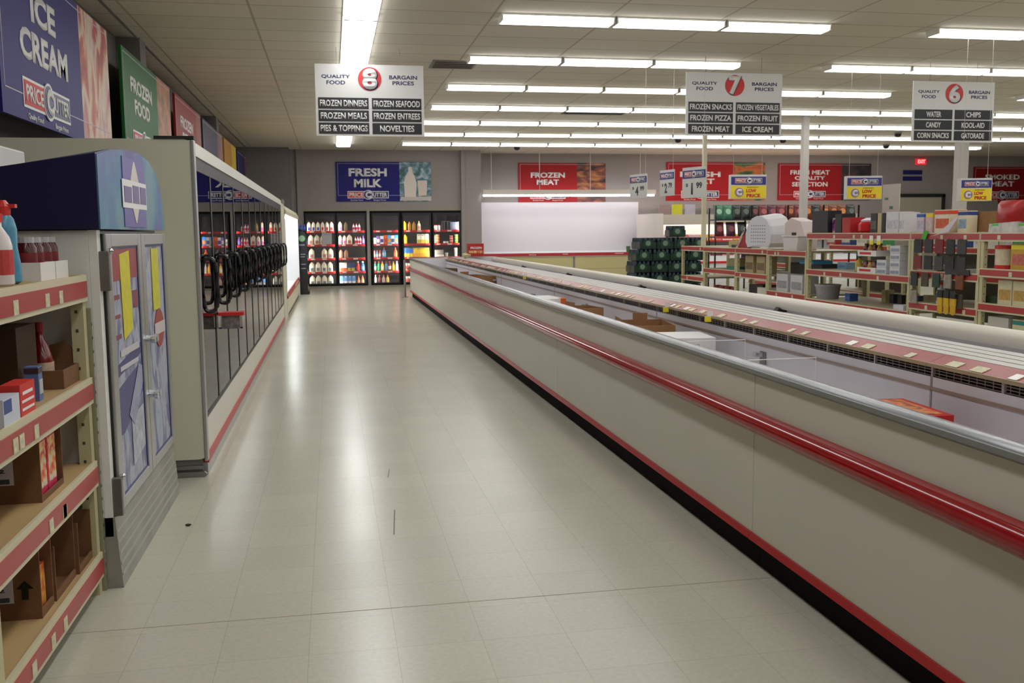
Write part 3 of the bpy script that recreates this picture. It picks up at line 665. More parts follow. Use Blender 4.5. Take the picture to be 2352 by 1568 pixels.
    if far:
        part('end_panel', B().box(IX+.01, 3.79, c, c+.05, .13, .88), PANEL, t, .004)
        part('end_liner', B().box(IX+.075, 2.585, c-.015, c, .45, .87), inner, t); part('end_liner', B().box(2.995, 3.725, c-.015, c, .45, .87), inner, t)
        part('end_rail', B().box(IX-.01, 3.79, c, c+.07, .88, .9), CHROME, t)
        part('end_bumper', bump(B(), 0, 0, .05, .042, IX, 3.8).xf(Matrix.Rotation(R(-90), 4, 'Z')).xf(Matrix.Translation((0, c+.05, .642))), RED, t, smooth=True)
    return t
for i in range(6): island(i)
t = thing('guard_post', 'thin steel guard post at the far corner of the island freezer', 'post', (1.62, 22.0, 0))
part('post', B().lathe([(.025, .01), (.025, .84), (.01, .85)], n=12), STEEL, t, smooth=True); part('foot_plate', B().lathe([(.07, 0), (.07, .012)], n=16), STEEL, t)

# things in the near well (well floor z .45)
def carton_thing(name, label, loc, W, D, H, rz, mat, marks=True, flap=True, group=None):
    t = thing(name, label, 'box', loc, rz, group)
    part('body', open_carton(W, D, H), mat, t)
    if flap: part('flap', B().box(-W*.1, W*.2, D/2-.004, D/2, H, H+.05).box(-W/2, -W/2+.004, -D*.3, D*.3, H, H+.04), mat, t)
    if marks: part('printed_mark', B().box(-W*.36, -W*.12, -D/2-.001, -D/2, H*.45, H*.85).box(W*.05, W*.38, -D/2-.001, -D/2, H*.7, H*.8).box(W*.05, W*.38, -D/2-.001, -D/2, H*.52, H*.64), M((84, 58, 36), .8), t)
    return t
carton_thing('cardboard_box', 'open brown cardboard box in the freezer well beside the white boxes', (2.28, 6.85, .45), .38, .5, .32, R(-8), KRAFT)
t = thing('cardboard_box', 'small open brown box farther along the freezer well', 'box', (2.30, 8.7, .45), R(10)); part('body', open_carton(.26, .36, .30), KRAFT, t); part('flap', B().box(-.13, -.126, -.1, .12, .3, .35), KRAFT, t)
for k, (x, y, z, l) in enumerate(((2.3, 6.15, .45, 'white frozen food case under the other one in the freezer well'), (2.32, 6.13, .60, 'white frozen food case on top, with red oval mark'))):
    t = thing('frozen_food_case', l, 'box', (x, y, z), R(-6), 'white cases in the freezer well'); part('body', B().box(-.17, .17, -.2, .2, 0, .15), M((222, 218, 216), .5), t, .003)
    part('oval_mark', B().prism([(-.11+.025*math.cos(a*.5), .09+.02*math.sin(a*.5)) for a in range(12)], -.2015, -.2), TR, t); part('printed_line', B().box(-.06, .1, -.2012, -.2, .075, .085).box(-.06, .06, -.2012, -.2, .1, .107), GREY, t)
t = thing('frozen_food_case', 'pair of small white cartons left of the taller white cases', 'box', (2.1, 6.45, .45)); part('body', B().box(-.1, .1, -.16, .16, 0, .28), M((222, 220, 216), .5), t, .003)
for k in range(3):
    t = thing('pizza_box', 'flat red pizza box, %s from the bottom of the pile in the freezer' % ORD[k], 'box', (2.30, 3.62, .45+.085*k), R(-4), 'red pizza boxes in the near well')
    part('body', B().box(-.16, .16, -.2, .2, 0, .082), M((186, 22, 24), .4), t, .002)
    part('lid_picture', B().box(-.13, .13, -.17, .17, .082, .084), ramp_mat('pizza', [(.35, (150, 50, 20)), (.5, (214, 140, 70)), (.65, (200, 60, 40)), (.8, (230, 200, 150))], 14), t)
for y, dxx in ((5.42, .35), (4.55, .30)):
    t = thing('wire_divider', 'thin white wire divider in the freezer well, %s one' % ('farther' if y > 5 else 'nearer'), 'divider', (0, y, .45), 0, 'wire dividers')
    part('wire', B().tube([(1.84, 0, 0), (1.84, 0, .34), (2.45, 0, .34), (2.45, 0, 0)], .003, 5).tube([(1.84, 0, .17), (2.45, 0, .17)], .003, 5), WHITE, t)
for y, l in ((5.45, 'nearest'), (9.6, 'middle'), (15.2, 'farthest')):
    t = thing('metal_clip', 'silver metal clip on the inner freezer wall, the %s of three' % l, 'clip', (2.585, y, .66), 0, 'clips on the freezer wall')
    part('plate', B().box(-.006, -.0005, -.04, .04, -.04, .05), STEEL, t); part('lever', B().box(-.06, -.006, -.02, .03, .02, .045).box(-.05, -.03, -.05, .02, .03, .04), CHROME, t)
t = thing('round_basket', 'dark round basket deep in the freezer well', 'basket', (2.25, 11.4, .45)); part('body', B().lathe([(.13, 0), (.17, .25), (.15, .25), (.11, .02)], n=20), BLACK, t)
t = thing('frozen_food_case', 'white carton with an orange end in the freezer well', 'box', (2.3, 10.4, .45), R(5)); part('body', B().box(-.16, .16, -.3, .3, 0, .28), M((226, 222, 214), .5), t); part('orange_end', B().box(.1, .162, -.302, -.2, .0, .282), M((220, 100, 30), .5), t)
carton_thing('cardboard_box', 'open brown cardboard box near the far end of the freezer well', (2.25, 15.6, .45), .5, .9, .30, R(12), KRAFT, False)
t = thing('cardboard_box', 'dark torn carton at the far end of the freezer well', 'box', (2.15, 18.6, .45), R(20)); part('body', open_carton(.3, .5, .32), M((96, 70, 44), .8), t)
t = thing('crumpled_wrap', 'crumpled yellowish wrapper on the console near its far end', 'wrapper', (2.82, 20.4, .9025)); b = B(); b.ball((0, 0, .05), .09, 1, 1.6, .55, 10)
for v in b.bm.verts: v.co += Vector((random.uniform(-.03, .03), random.uniform(-.03, .03), random.uniform(-.0, .03)))
part('wrap', b, M((190, 176, 130), .5), t)
t = thing('red_display_box', 'red display box with white writing standing at the far end of the island', 'box', (3.26, 22.0, .903)); part('body', B().box(-.18, .18, -.12, .12, 0, .3), M((176, 24, 30), .45, var=.2, vs=20), t, .004)
letters(t, 'FROZEN', TW, (0, -.121, .2), .26, .05); part('stripe', B().box(-.17, .17, -.122, -.12, .08, .14), ramp_mat('stripe', [(.4, (214, 180, 120)), (.6, (190, 60, 40))], 20), t)
for k, (y, c) in enumerate(((7.05, YEL), (6.2, YEL), (12.6, M((206, 190, 60), .5)))):
    t = thing('shelf_flag', 'yellow and white price flag sticking out of the channel, %s one' % ('middle', 'nearest', 'farthest')[k], 'price flag', (2.552, y, .855), R(-20), 'price flags on the island channel')
    part('flag', B().box(-.045, 0, -.001, .001, -.03, .01), c, t); part('stem', B().box(-.03, .01, -.0015, .0015, .008, .045), TW, t)

# ---------------------------------------------------------------- glass door freezer line on the left
FX = -.785
DFR = M((12, 13, 16), .4, spec=.3)
def glass_case(y0, n, pitch, label, first):
    L = n*pitch
    t = thing('glass_door_freezer', label, 'freezer', (0, y0, 0), 0, 'glass door freezer line')
    part('base', B().box(-1.75, FX-.02, 0, L, 0, .07), M((120, 118, 112), .4), t)
    part('red_kick_strip', B().box(FX-.03, FX+.012, 0, L, .075, .125), M((180, 52, 50), .4), t)
    part('lower_trim', B().box(FX-.03, FX+.004, 0, L, .0, .075), ALU, t)
    part('lower_panel', B().box(FX-.05, FX, 0, L, .125, .33), M((214, 210, 198), .4), t)
    part('back_wall', B().box(-1.8, -1.75, 0, L, 0, 2.0).box(-1.75, FX-.06, 0, L, 1.93, 1.98), M((120, 120, 118), .6), t)
    part('roof', B().box(-1.8, FX, 0, L, 1.98, 2.0), BEIGE, t)
    part('top_trim', B().box(FX-.06, FX+.012, 0, L, 1.915, 1.985), M((222, 218, 206), .35), t)
    part('header', B().box(FX-.05, FX, 0, L, 1.86, 1.915), DFR, t)
    part('floor_pan', B().box(-1.75, FX-.06, 0, L, .07, .33), M((150, 148, 142), .5), t)
    for z in (.62, .92, 1.22, 1.52): part('shelf', B().box(-1.7, -1.0, .03, L-.03, z, z+.015), M((110, 110, 108), .5), t)
    for k in range(n):
        a, c = k*pitch, (k+1)*pitch
        fr = .028
        d = part('door', B().box(FX-.012, FX+.002, a+.002, a+fr, .34, 1.86).box(FX-.012, FX+.002, c-fr, c-.002, .34, 1.86).box(FX-.012, FX+.002, a+fr, c-fr, .34, .365).box(FX-.012, FX+.002, a+fr, c-fr, 1.835, 1.86), DFR, t)
        part('glass', B().box(FX-.007, FX-.001, a+fr, c-fr, .365, 1.835), glass_mat('freezer_glass', (.55, .56, .56), 1.75), d)
        hy = a+.06; pts = []
        for q in range(24):
            an = 2*math.pi*q/24; ex = math.copysign(abs(math.cos(an))**.6, math.cos(an)); ez = math.copysign(abs(math.sin(an))**.55, math.sin(an))
            pts.append((FX+.055+.042*ex, hy, 1.15+.16*ez))
        part('handle', B().tube(pts, .014, 8, True), BLACK, d, smooth=True)
    return t
glass_case(5.96, 5, .76, 'nearest glass door freezer, right behind the large beige end panel', True)
glass_case(9.765, 4, .76, 'middle glass door freezer of the left line', False)
glass_case(12.81, 4, .76, 'farthest glass door freezer of the left line', False)
t = thing('freezer_end_panel', 'large beige end panel of the glass door freezers, nearer end', 'panel', (0, 5.9, 0))
b = B(); pr = [(-1.82, .11), (FX-.03, .11), (FX-.008, .116), (FX, .14), (FX, 1.97), (FX-.01, 1.995), (FX-.04, 2.005), (-1.82, 2.005)]
part('panel', b.prism(pr, 0, .055), BEIGE, t)
part('corner_trim', B().box(FX-.004, FX+.016, -.008, .06, .10, 2.0), ALU, t, .004)
part('toe_kick', B().box(-1.8, FX-.02, .02, .058, 0, .11), GREY, t)
b = B().prism([(-1.8, 0), (FX-.01, 0), (FX+.004, .012), (FX+.004, .022), (FX-.01, .034), (-1.8, .034)], -.0, .02).prism([(-1.8, .05), (FX-.02, .05), (FX-.008, .06), (FX-.02, .072), (-1.8, .072)], .0, .02); part('kick_moulding', b, STEEL, t)
part('top_cap', B().box(-.99, FX+.016, -.006, .06, 2.004, 2.022), DARK, t)
t = thing('freezer_end_panel', 'narrow cream end post of the glass door freezers, farther end', 'panel', (0, 15.86, 0)); part('panel', B().box(-1.8, FX+.01, 0, .9, 0, 1.96), CREAM, t, .01); part('cap', B().box(-.95, FX+.02, .1, .9, 1.96, 2.02), M((110, 100, 90), .5), t)
t = thing('clip_on_bin', 'clear plastic bin with red rim clipped to the freezer door frames', 'bin', (FX+.006, 6.8, .81), 0)
part('bin', B().box(0, .16, 0, .12, 0, .1), glass_mat('clear', (.8, .8, .82), 1.4), t); part('rim', B().box(0, .17, -.006, .126, .09, .112), M((200, 40, 40), .4), t); part('cards', B().box(.02, .14, .02, .05, .0, .088), M((200, 186, 180), .5, var=.5, vs=40), t)

# open lit case beyond
t = thing('open_display_case', 'brightly lit empty white open case beyond the glass door freezers', 'display case', (0, 17.0, 0))
IN = M((236, 238, 240), .5)
b = B().box(-1.75, -1.7, 0, 6.5, 0, 1.95).box(-1.7, FX+.01, 6.4, 6.5, 0, 1.86).box(-1.7, FX-.02, 0, 6.4, .0, .36).box(-1.7, FX+.01, 0, .05, 0, 1.86)
part('liner', b, IN, t)
part('canopy', B().prism([(-1.75, 1.95), (-1.75, 1.86), (FX+.02, 1.80), (FX+.03, 1.86), (FX-.02, 1.95), (FX-.12, 1.98)], 0, 6.5), CREAM, t)
part('light_tube', B().lathe([(.018, 0), (.018, 6.2)], n=8).xf(Matrix.Translation((FX-.12, .1, 1.78)) @ Matrix.Rotation(R(-90), 4, 'X')), M((240, 246, 255), .5, emit=40.), t)
part('front_panel', B().box(FX-.03, FX, 0, 6.5, .06, .34), CREAM, t); part('kick', B().box(FX-.06, FX-.02, 0, 6.5, 0, .06), DARK, t)
part('price_rail', B().prism([(FX, .34), (FX+.02, .35), (FX+.0, .44), (FX-.02, .44)], 0, 6.5), REDSTRIP, t)
for k in range(7): part('price_tag', B().box(FX+.014, FX+.018, 3.6+.3*k, 3.7+.3*k, .37, .42), TAG, t)

# black drinks rack beyond the open case
t = thing('drinks_rack', 'black drinks rack with white lettering left of the dairy cooler', 'rack', (-.72, 23.75, 0))
part('frame', B().prism([(-.3, 0), (.13, 0), (.13, 1.38), (.08, 1.5), (-.02, 1.58), (-.3, 1.6)], 0, .06).box(-.3, .13, .4, .46, 0, 1.55).box(-.3, .16, -.03, .5, 0, .08), M((18, 16, 20), .4), t)
part('shelf', B().box(-.3, .15, .06, .42, .45, .47).box(-.3, .15, .06, .42, .8, .82).box(-.3, .15, .06, .42, 1.15, 1.17).box(-.3, .13, .0, .46, 1.53, 1.55), BLACK, t)
part('round_badge', B().prism(circle(20, .075, (.02, 1.35)), -.004, 0), M((150, 190, 150), .5), t)
for z, s in ((1.18, 'tea'), (.98, 'fresh'), (.7, 'drinks'), (.55, 'cold')): pass
part('printed_line', B().box(-.05, .08, -.003, 0, 1.18, 1.21).box(-.03, .09, -.003, 0, .96, .98).box(-.03, .08, -.003, 0, .9, .92).box(-.02, .09, -.003, 0, .72, .74).box(-.02, .09, -.003, 0, .62, .64), M((150, 150, 170), .5), t)
for k in range(4): product('blu', bottle(.03, .14, (40, 80, 200), (150, 60, 90), (60, 110, 220), .5), 'drink_bottle', 'blue drink bottle, %s from the left on top of the black rack' % ORD[k], 'bottle', (-.88+.08*k, 23.9, 1.60 if k < 0 else 1.55), 0, 'bottles on the black rack')
for z, c, cn in ((1.17, (60, 150, 60), 'green'), (.82, (60, 90, 170), 'blue'), (.47, (80, 110, 160), 'slate blue'), (.08, (210, 130, 40), 'orange')):
    product('rk'+cn, bottle(.035, .24, c, c, (200, 200, 200)), 'drink_bottle', '%s bottle at the right side of the black drinks rack' % cn, 'bottle', (-.62, 23.98, z), 0, 'bottles in the black rack')

# ---------------------------------------------------------------- upright merchandiser with novelty ice cream
t = thing('ice_cream_freezer', 'upright two-door ice cream freezer with rounded blue canopy', 'freezer', (0, 0, 0))
MX = -.91; y0, y1 = 4.07, 5.56
part('cabinet', B().box(-1.85, MX-.04, y0, y1, .30, 1.475), M((222, 220, 214), .4), t, .004)
rb = B()
for k in range(5): rb.box(MX+.010-.0035*k, MX+.0195-.0035*k, y0+.01, y1-.01, .05+.045*k, .062+.045*k)
part('base_rib', rb, M((170, 168, 160), .4, .4), t)
part('side_trim', B().box(MX-.04, MX-.008, y0, y0+.06, .22, 1.475), M((226, 224, 218), .4), t)
b = B().prism([(-1.6, 0), (MX+.02, 0), (MX+.0, .30), (-1.6, .30)], y0, y1); part('metal_base', b, M((158, 156, 148), .45, .35, var=.22, vs=5), t)
arc = [(y0-.03, 1.478), (y0-.03, 1.775), (4.3, 1.812), (4.6, 1.836), (4.9, 1.846), (5.15, 1.828), (5.33, 1.785), (5.45, 1.71), (5.52, 1.60), (5.55, 1.478)]
b = B(); v0 = [b.bm.verts.new((MX+.01, p[0], p[1])) for p in arc]; v1 = [b.bm.verts.new((MX-.52, p[0], 1.478+(p[1]-1.478)*.72)) for p in arc]
b.bm.faces.new(v0); b.bm.faces.new(v1[::-1])
for i in range(len(arc)): b.bm.faces.new((v0[i], v1[i], v1[(i+1) % len(arc)], v0[(i+1) % len(arc)]))
part('canopy', b, M((24, 22, 62), .35), t)
CAN = ramp_mat('canopy_print', [(.36, (84, 76, 140)), (.46, (90, 92, 156)), (.54, (74, 120, 156)), (.62, (92, 142, 160)), (.7, (128, 138, 140))], 2.6, stretch=(1, 1, .7), detail=7, dist=.1)
b = B(); b.prism([(p[0]+(.012 if k < 2 else -.006), p[1]-(.004 if 0 < k < 9 else 0)) for k, p in enumerate(arc)], MX+.01, MX+.014, 'x'); part('canopy_front', b, CAN, t)
lg = part('canopy_label', B().box(MX+.014, MX+.018, 4.50, 5.0, 1.49, 1.80), M((92, 84, 156), .4), t)
part('label_band', B().box(MX+.018, MX+.02, 4.47, 5.02, 1.575, 1.70), TW, lg); part('label_name', B().box(MX+.02, MX+.022, 4.5, 4.66, 1.60, 1.67).box(MX+.02, MX+.022, 4.69, 4.83, 1.60, 1.68).box(MX+.02, MX+.022, 4.86, 5.0, 1.60, 1.68), M((104, 88, 140), .4), lg)
part('label_crown', B().prism([(4.66, 1.70), (4.84, 1.70), (4.80, 1.75), (4.76, 1.79), (4.74, 1.79), (4.70, 1.75)], MX+.018, MX+.02, 'x').prism([(4.68, 1.575), (4.82, 1.575), (4.76, 1.51), (4.74, 1.51)], MX+.018, MX+.02, 'x'), M((210, 200, 190), .4), lg)
def merch_door(ya, yb, kind):
    d = part('door', B().box(MX-.04, MX+.012, ya, ya+.09, .30, 1.46).box(MX-.04, MX+.012, yb-.07, yb, .30, 1.46).box(MX-.04, MX+.012, ya+.09, yb-.07, .30, .345).box(MX-.04, MX+.012, ya+.09, yb-.07, 1.405, 1.46), ALU, t, .004)
    pst = ramp_mat('door_print%d' % kind, [(.3, (96, 94, 140)), (.45, (120, 124, 156)), (.55, (176, 176, 186)), (.7, (120, 160, 190)), (.85, (200, 200, 206))], 3.2, detail=6, stretch=(1, 3, 1.3), dist=1.)
    part('door_poster', B().box(MX-.03, MX+.002, ya+.09, yb-.07, .345, 1.405), pst, d)
    pa, pb = ya+.09, yb-.07
    part('gasket', B().box(MX+.002, MX+.006, pa, pa+.008, .345, 1.405).box(MX+.002, MX+.006, pb-.01, pb, .345, 1.405).box(MX+.002, MX+.006, pa, pb, 1.396, 1.405).box(MX+.002, MX+.006, pa, pb, .345, .353), M((50, 60, 110), .4), d)
    wv = pb-pa
    if kind == 1:
        part('red_header', B().box(MX+.002, MX+.004, pa+.01, pb-.01, 1.26, 1.395), M((150, 54, 56), .45), d)
        part('yellow_notice', B().prism([(pa+wv*.30, 1.37), (pa+wv*.66, 1.385), (pa+wv*.68, 1.03), (pa+wv*.34, .995)], MX+.004, MX+.006, 'x'), M((214, 204, 40), .5, var=.12, vs=20), d)
        part('dark_band', B().prism([(pa+.02, .90), (pb-.02, .95), (pb-.02, .90), (pa+.02, .85)], MX+.002, MX+.004, 'x'), M((74, 72, 116), .5), d)
        part('dark_band', B().prism([(pa+.02, .80), (pb-.02, .86), (pb-.02, .72), (pa+.1, .60), (pa+.02, .60)], MX+.002, MX+.004, 'x'), M((84, 80, 126), .5), d)
        part('print_lines', B().box(MX+.004, MX+.006, pa+.1, pb-.06, .93, .96).box(MX+.004, MX+.006, pa+.08, pb-.1, .87, .89), M((196, 190, 196), .5), d)
        part('print_lines', B().box(MX+.002, MX+.004, pa+.02, pa+.14, 1.18, 1.2).box(MX+.002, MX+.004, pa+.02, pa+.14, 1.10, 1.115).box(MX+.002, MX+.004, pb-.14, pb-.03, 1.12, 1.2).box(MX+.002, MX+.004, pa+.03, pa+.14, 1.01, 1.03), M((130, 60, 70), .5), d)
        part('cone_picture', B().prism([(pa+.2, .66), (pb-.1, .86), (pb-.03, .84), (pb-.03, .76), (pa+.3, .60)], MX+.0062, MX+.007, 'x'), M((156, 160, 184), .5, var=.2, vs=14), d)
        part('white_panel', B().prism([(pa+wv*.45, .42), (pb-.03, .46), (pb-.03, .66), (pa+wv*.45, .64)], MX+.004, MX+.005, 'x'), M((186, 190, 200), .5, var=.35, vs=26), d)
    else:
        part('yellow_notice', B().box(MX+.004, MX+.006, pa+wv*.35, pa+wv*.72, 1.07, 1.385), M((206, 200, 48), .5, var=.12, vs=20), d)
        part('red_badge', B().prism([(p[0], .97+(p[1]-.97)) for p in [(pa+wv*.62+.13*math.cos(a*math.pi/8), .97+.10*math.sin(a*math.pi/8)) for a in range(16)]], MX+.004, MX+.006, 'x'), M((156, 60, 50), .45), d)
        part('badge_band', B().box(MX+.006, MX+.008, pa+wv*.35, pa+wv*.92, .94, 1.0), M((200, 190, 190), .5), d)
    hy = yb-.035 if kind == 1 else ya+.03
    for z in (.955, .685):
        part('handle_knob', B().lathe([(.012, 0), (.012, .03), (.02, .035), (.02, .05)], n=10).xf(Matrix.Translation((MX+.012, hy, z)) @ Matrix.Rotation(R(90), 4, 'Y')), CHROME, d, smooth=True)
merch_door(4.14, 4.86, 1); merch_door(4.87, 5.555, 2)
for z in (1.30, .37):
    part('hinge', B().box(MX-.01, MX+.03, 4.085, 4.118, z-.07, z+.09), M((120, 118, 114), .35, .6), t, .004).__setitem__('label', 'dull metal door hinge'); part('hinge_bolt', B().ball((MX+.03, 4.12, z+.09), .013), CHROME, t, smooth=True)
part('hinge_gap', B().box(MX-.006, MX+.001, 4.128, 4.14, .30, 1.46), BLACK, t)
t = thing('vented_white_box', 'white vented box standing on top of the ice cream freezer behind its canopy', 'box', (-1.62, 4.35, 1.475))
part('body', B().box(-.22, .12, 0, .9, 0, .40), M((214, 212, 208), .5), t, .01)
part('vent_slot', B().box(-.2, .08, -.003, 0, .32, .335).box(-.2, .08, -.003, 0, .28, .295).box(-.2, .08, -.003, 0, .24, .255).box(-.2, .08, -.003, 0, .2, .215), GREY, t)

# ---------------------------------------------------------------- store shelving
POST = M((190, 182, 142), .45, var=.06, vs=4)
DECK = M((182, 152, 104), .55, var=.08, vs=3)
DECK2 = M((176, 166, 138), .55, var=.06, vs=3)
def rack(label, loc, rz, W, D, shelves, H, group, near=False, back=False, tags=3, deck=None, red=.62, offs=.02, lip=.10, posts=(1, 1)):
    """shelf bay; local front faces +x at x=0, width along +y, depth to -x"""
    t = thing('shelf_unit', label, 'shelving', loc, rz, group)
    pw = .045
    for k, yy in enumerate((0, W-pw)):
        if posts[k]:
            p = part('post', B().box(-.05, -.003, yy, yy+pw, 0, H), POST, t)
            part('slot_row', B().box(*(0,)*0, -.03, -.022, yy-.0015, yy+.0, 0, .0) if False else slots(yy, H, pw), M((70, 66, 50), .7), p)
        part('post', B().box(-D, -D+.045, yy, yy+pw, 0, H), POST, t)
    for i, z in enumerate(shelves):
        s = part('shelf', B().box(-D+.01, -.006, pw*.2, W-pw*.2, z-.025, z), deck or DECK2, t)
        part('shelf_lip', B().box(-.006, .006, 0, W, z-lip, z+.004), M((204, 196, 164), .45), s)
        rt = z-offs; part('red_strip', B().box(.006, .010, .012, W-.012, rt-lip*red, rt), REDSTRIP, s)
        random.seed(int(loc[1]*100)+i)
        for k in range(tags):
            yy = W*(.15+.7*random.random()); part('price_tag', B().box(.010, .012, yy, yy+.045, rt-lip*red, rt-lip*red+.045), TAG, s)
    if back: part('back_panel', B().box(-D, -D+.012, pw, W-pw, .1, H), M((128, 124, 116), .6), t)
    return t
def slots(yy, H, pw):
    b = B(); z = .1
    while z < H-.04:
        b.box(-.034, -.024, yy-.001, yy, z, z+.012).box(-.034, -.024, yy+pw, yy+pw+.001, z, z+.012); z += .075
    return b
SX = -.965
SHZ = (1.295, .885, .545, .165)
rack('near left shelf bay with red price strips, beside the ice cream freezer', (SX, 2.83, 0), 0, 1.215, .5, SHZ, 1.30, 'shelving by the ice cream freezer', back=True, deck=DECK, posts=(1, 1))
rack('near left shelf bay mostly outside the left edge of the photo', (SX, 1.60, 0), 0, 1.215, .5, SHZ, 1.30, 'shelving by the ice cream freezer', back=True, deck=DECK, posts=(1, 0), tags=2)
t = thing('slotted_standard', 'slotted metal upright between the shelf bay and the ice cream freezer', 'post', (SX+.012, 4.058, 0)); part('strip', B().box(-.02, 0, -.008, .006, 0, 1.165), M((150, 146, 118), .4, .3), t)
b = B(); z = .05
while z < 1.15: b.box(0, .003, -.006, .004, z, z+.012); z += .055
part('slot_row', b, CHROME, t)

# goods on the near left shelves
product('blubot', lambda: [('body', B().lathe([(.03, 0), (.045, .01), (.044, .06), (.036, .12), (.038, .18), (.03, .215), (.018, .23)], n=16).data('body', M((70, 140, 170), .3, var=.2, vs=25), True)),
                           ('cap', B().lathe([(.022, .225), (.024, .255), (.01, .275)], n=12).box(-.01, .04, -.012, .012, .25, .262).data('cap', M((206, 50, 44), .4)))],
        'cleaner_bottle', 'light blue bottle with red spout cap on the top near shelf', 'bottle', (SX-.09, 3.42, 1.295), 0)
product('redbot', bottle(.05, .23, (210, 200, 196), (200, 40, 40), (190, 60, 56), .45), 'cleaner_bottle', 'white and red bottle at the left end of the top near shelf', 'bottle', (SX-.08, 3.29, 1.295))
for q, (ya, nm) in enumerate(((3.70, 'left'), (4.0, 'right'))):
    if q: ya = 3.885
    t = thing('white_tray', '%s white cardboard tray of red jars on the top near shelf' % nm, 'tray', (SX-.14, ya, 1.295), 0, 'white trays of jars'); part('tray', open_carton(.2, .165 if q else .18, .065, .003), WHITE, t)
    for i in range(2):
        for j in range(2):
            product('jar', lambda: [('glass', B().lathe([(.03, 0), (.038, .012), (.038, .11), (.03, .13)], n=14).data('glass', M((70, 8, 10), .2), True)), ('lid', B().lathe([(.031, .13), (.031, .15)], n=14).data('lid', M((190, 186, 190), .35, .4))), ('label', B().lathe([(.0385, .03), (.0385, .095)], n=14).data('label', M((120, 20, 20), .5, var=.4, vs=40), True))],
                    'jar', 'dark red jar, %s %s in the %s white tray' % (('near', 'far')[i], ('front', 'back')[j], nm), 'jar', (SX-.10-.08*j, ya-.04+.08*i, 1.299), 0, 'red jars in white trays')
def labelled_box(name, label, loc, W, D, H, rz=0, mat=KRAFTD, lab=True, open_top=False, arrow=False):
    """W along y, D along x; the side facing the camera (-y) carries the shipping label"""
    t = thing(name, label, 'box', loc, rz)
    part('body', open_carton(D, W, H) if open_top else B().box(-D/2, D/2, -W/2, W/2, 0, H), mat, t)
    if lab:
        s = part('shipping_label', B().box(-D*.44, D*.36, -W/2-.0015, -W/2, H*.25, H*.62), M((176, 172, 176), .6), t)
        part('label_print', B().box(-D*.42, -D*.1, -W/2-.0025, -W/2-.0015, H*.52, H*.58).box(-D*.42, -D*.15, -W/2-.0025, -W/2-.0015, H*.45, H*.49).box(-D*.42, D*.32, -W/2-.0025, -W/2-.0015, H*.27, H*.34), M((70, 68, 72), .6), s)
        letters(s, '70038', M((60, 60, 64), .6), (D*.14, -W/2-.0016, H*.53), D*.3, H*.06); letters(s, '61352', M((60, 60, 64), .6), (D*.14, -W/2-.0016, H*.45), D*.3, H*.06)
    part('printed_line', B().box(-D*.3, D*.2, -W/2-.001, -W/2, H*.82, H*.86).box(-D*.3, D*.25, -W/2-.001, -W/2, H*.74, H*.77), M((60, 38, 22), .8), t)
    if arrow: part('arrow_mark', B().prism([(D*.3, H*.3), (D*.4, H*.3), (D*.4, H*.5), (D*.44, H*.5), (D*.35, H*.62), (D*.26, H*.5), (D*.3, H*.5)], -W/2-.001, -W/2), BLACK, t)
    return t
# second shelf
labelled_box('cardboard_box', 'dark brown cardboard box on the second near shelf', (SX-.285, 3.62, .885), .22, .36, .255, 0, M((70, 46, 30), .8), False)
t = thing('small_red_box', 'small red box with white lines at the front of the second near shelf', 'box', (SX-.035, 3.26, .885)); part('body', B().box(-.03, .03, -.075, .075, 0, .105), M((206, 48, 36), .5), t); part('white_line', B().box(.03, .031, -.05, .05, .07, .08).box(.03, .031, -.06, .06, .045, .053).box(.03, .031, -.06, .06, .02, .028), TW, t)
t = thing('small_blue_box', 'small white and navy box left of the red one on the second near shelf', 'box', (SX-.035, 3.10, .885)); part('body', B().box(-.03, .03, -.075, .075, 0, .085), M((200, 204, 216), .5), t); part('blue_block', B().box(.03, .031, -.07, .0, .04, .08), M((60, 80, 140), .5), t)
product('cans', pbox(.045, .045, .12, (90, 110, 160), (190, 190, 190), (60, 40, 50), '+x'), 'food_packet', 'blue and white packet beside the dark box on the second near shelf', 'packet', (SX-.065, 3.535, .885))
t = thing('cardboard_tray', 'low brown cardboard tray on the second near shelf', 'tray', (SX-.17, 3.885, .885)); part('tray', open_carton(.28, .22, .07), KRAFTD, t); part('flap', B().prism([(-.14, .07), (.14, .07), (.1, .16), (-.12, .10)], .12, .126), KRAFTD, t)
product('sauce', lambda: [('body', B().lathe([(.03, 0), (.045, .01), (.045, .09), (.03, .15), (.014, .18), (.014, .2)], n=16).data('body', M((120, 14, 16), .2, coat=.5), True)), ('cap', B().lathe([(.018, .2), (.018, .235)], n=12).data('cap', M((130, 20, 22), .4))), ('label', B().lathe([(.0465, .02), (.0465, .085)], n=16).data('label', M((206, 176, 150), .5, var=.3, vs=30), True))],
        'sauce_bottle', 'dark red sauce bottle leaning in the brown tray', 'bottle', (SX-.13, 3.86, .895), 0, None)
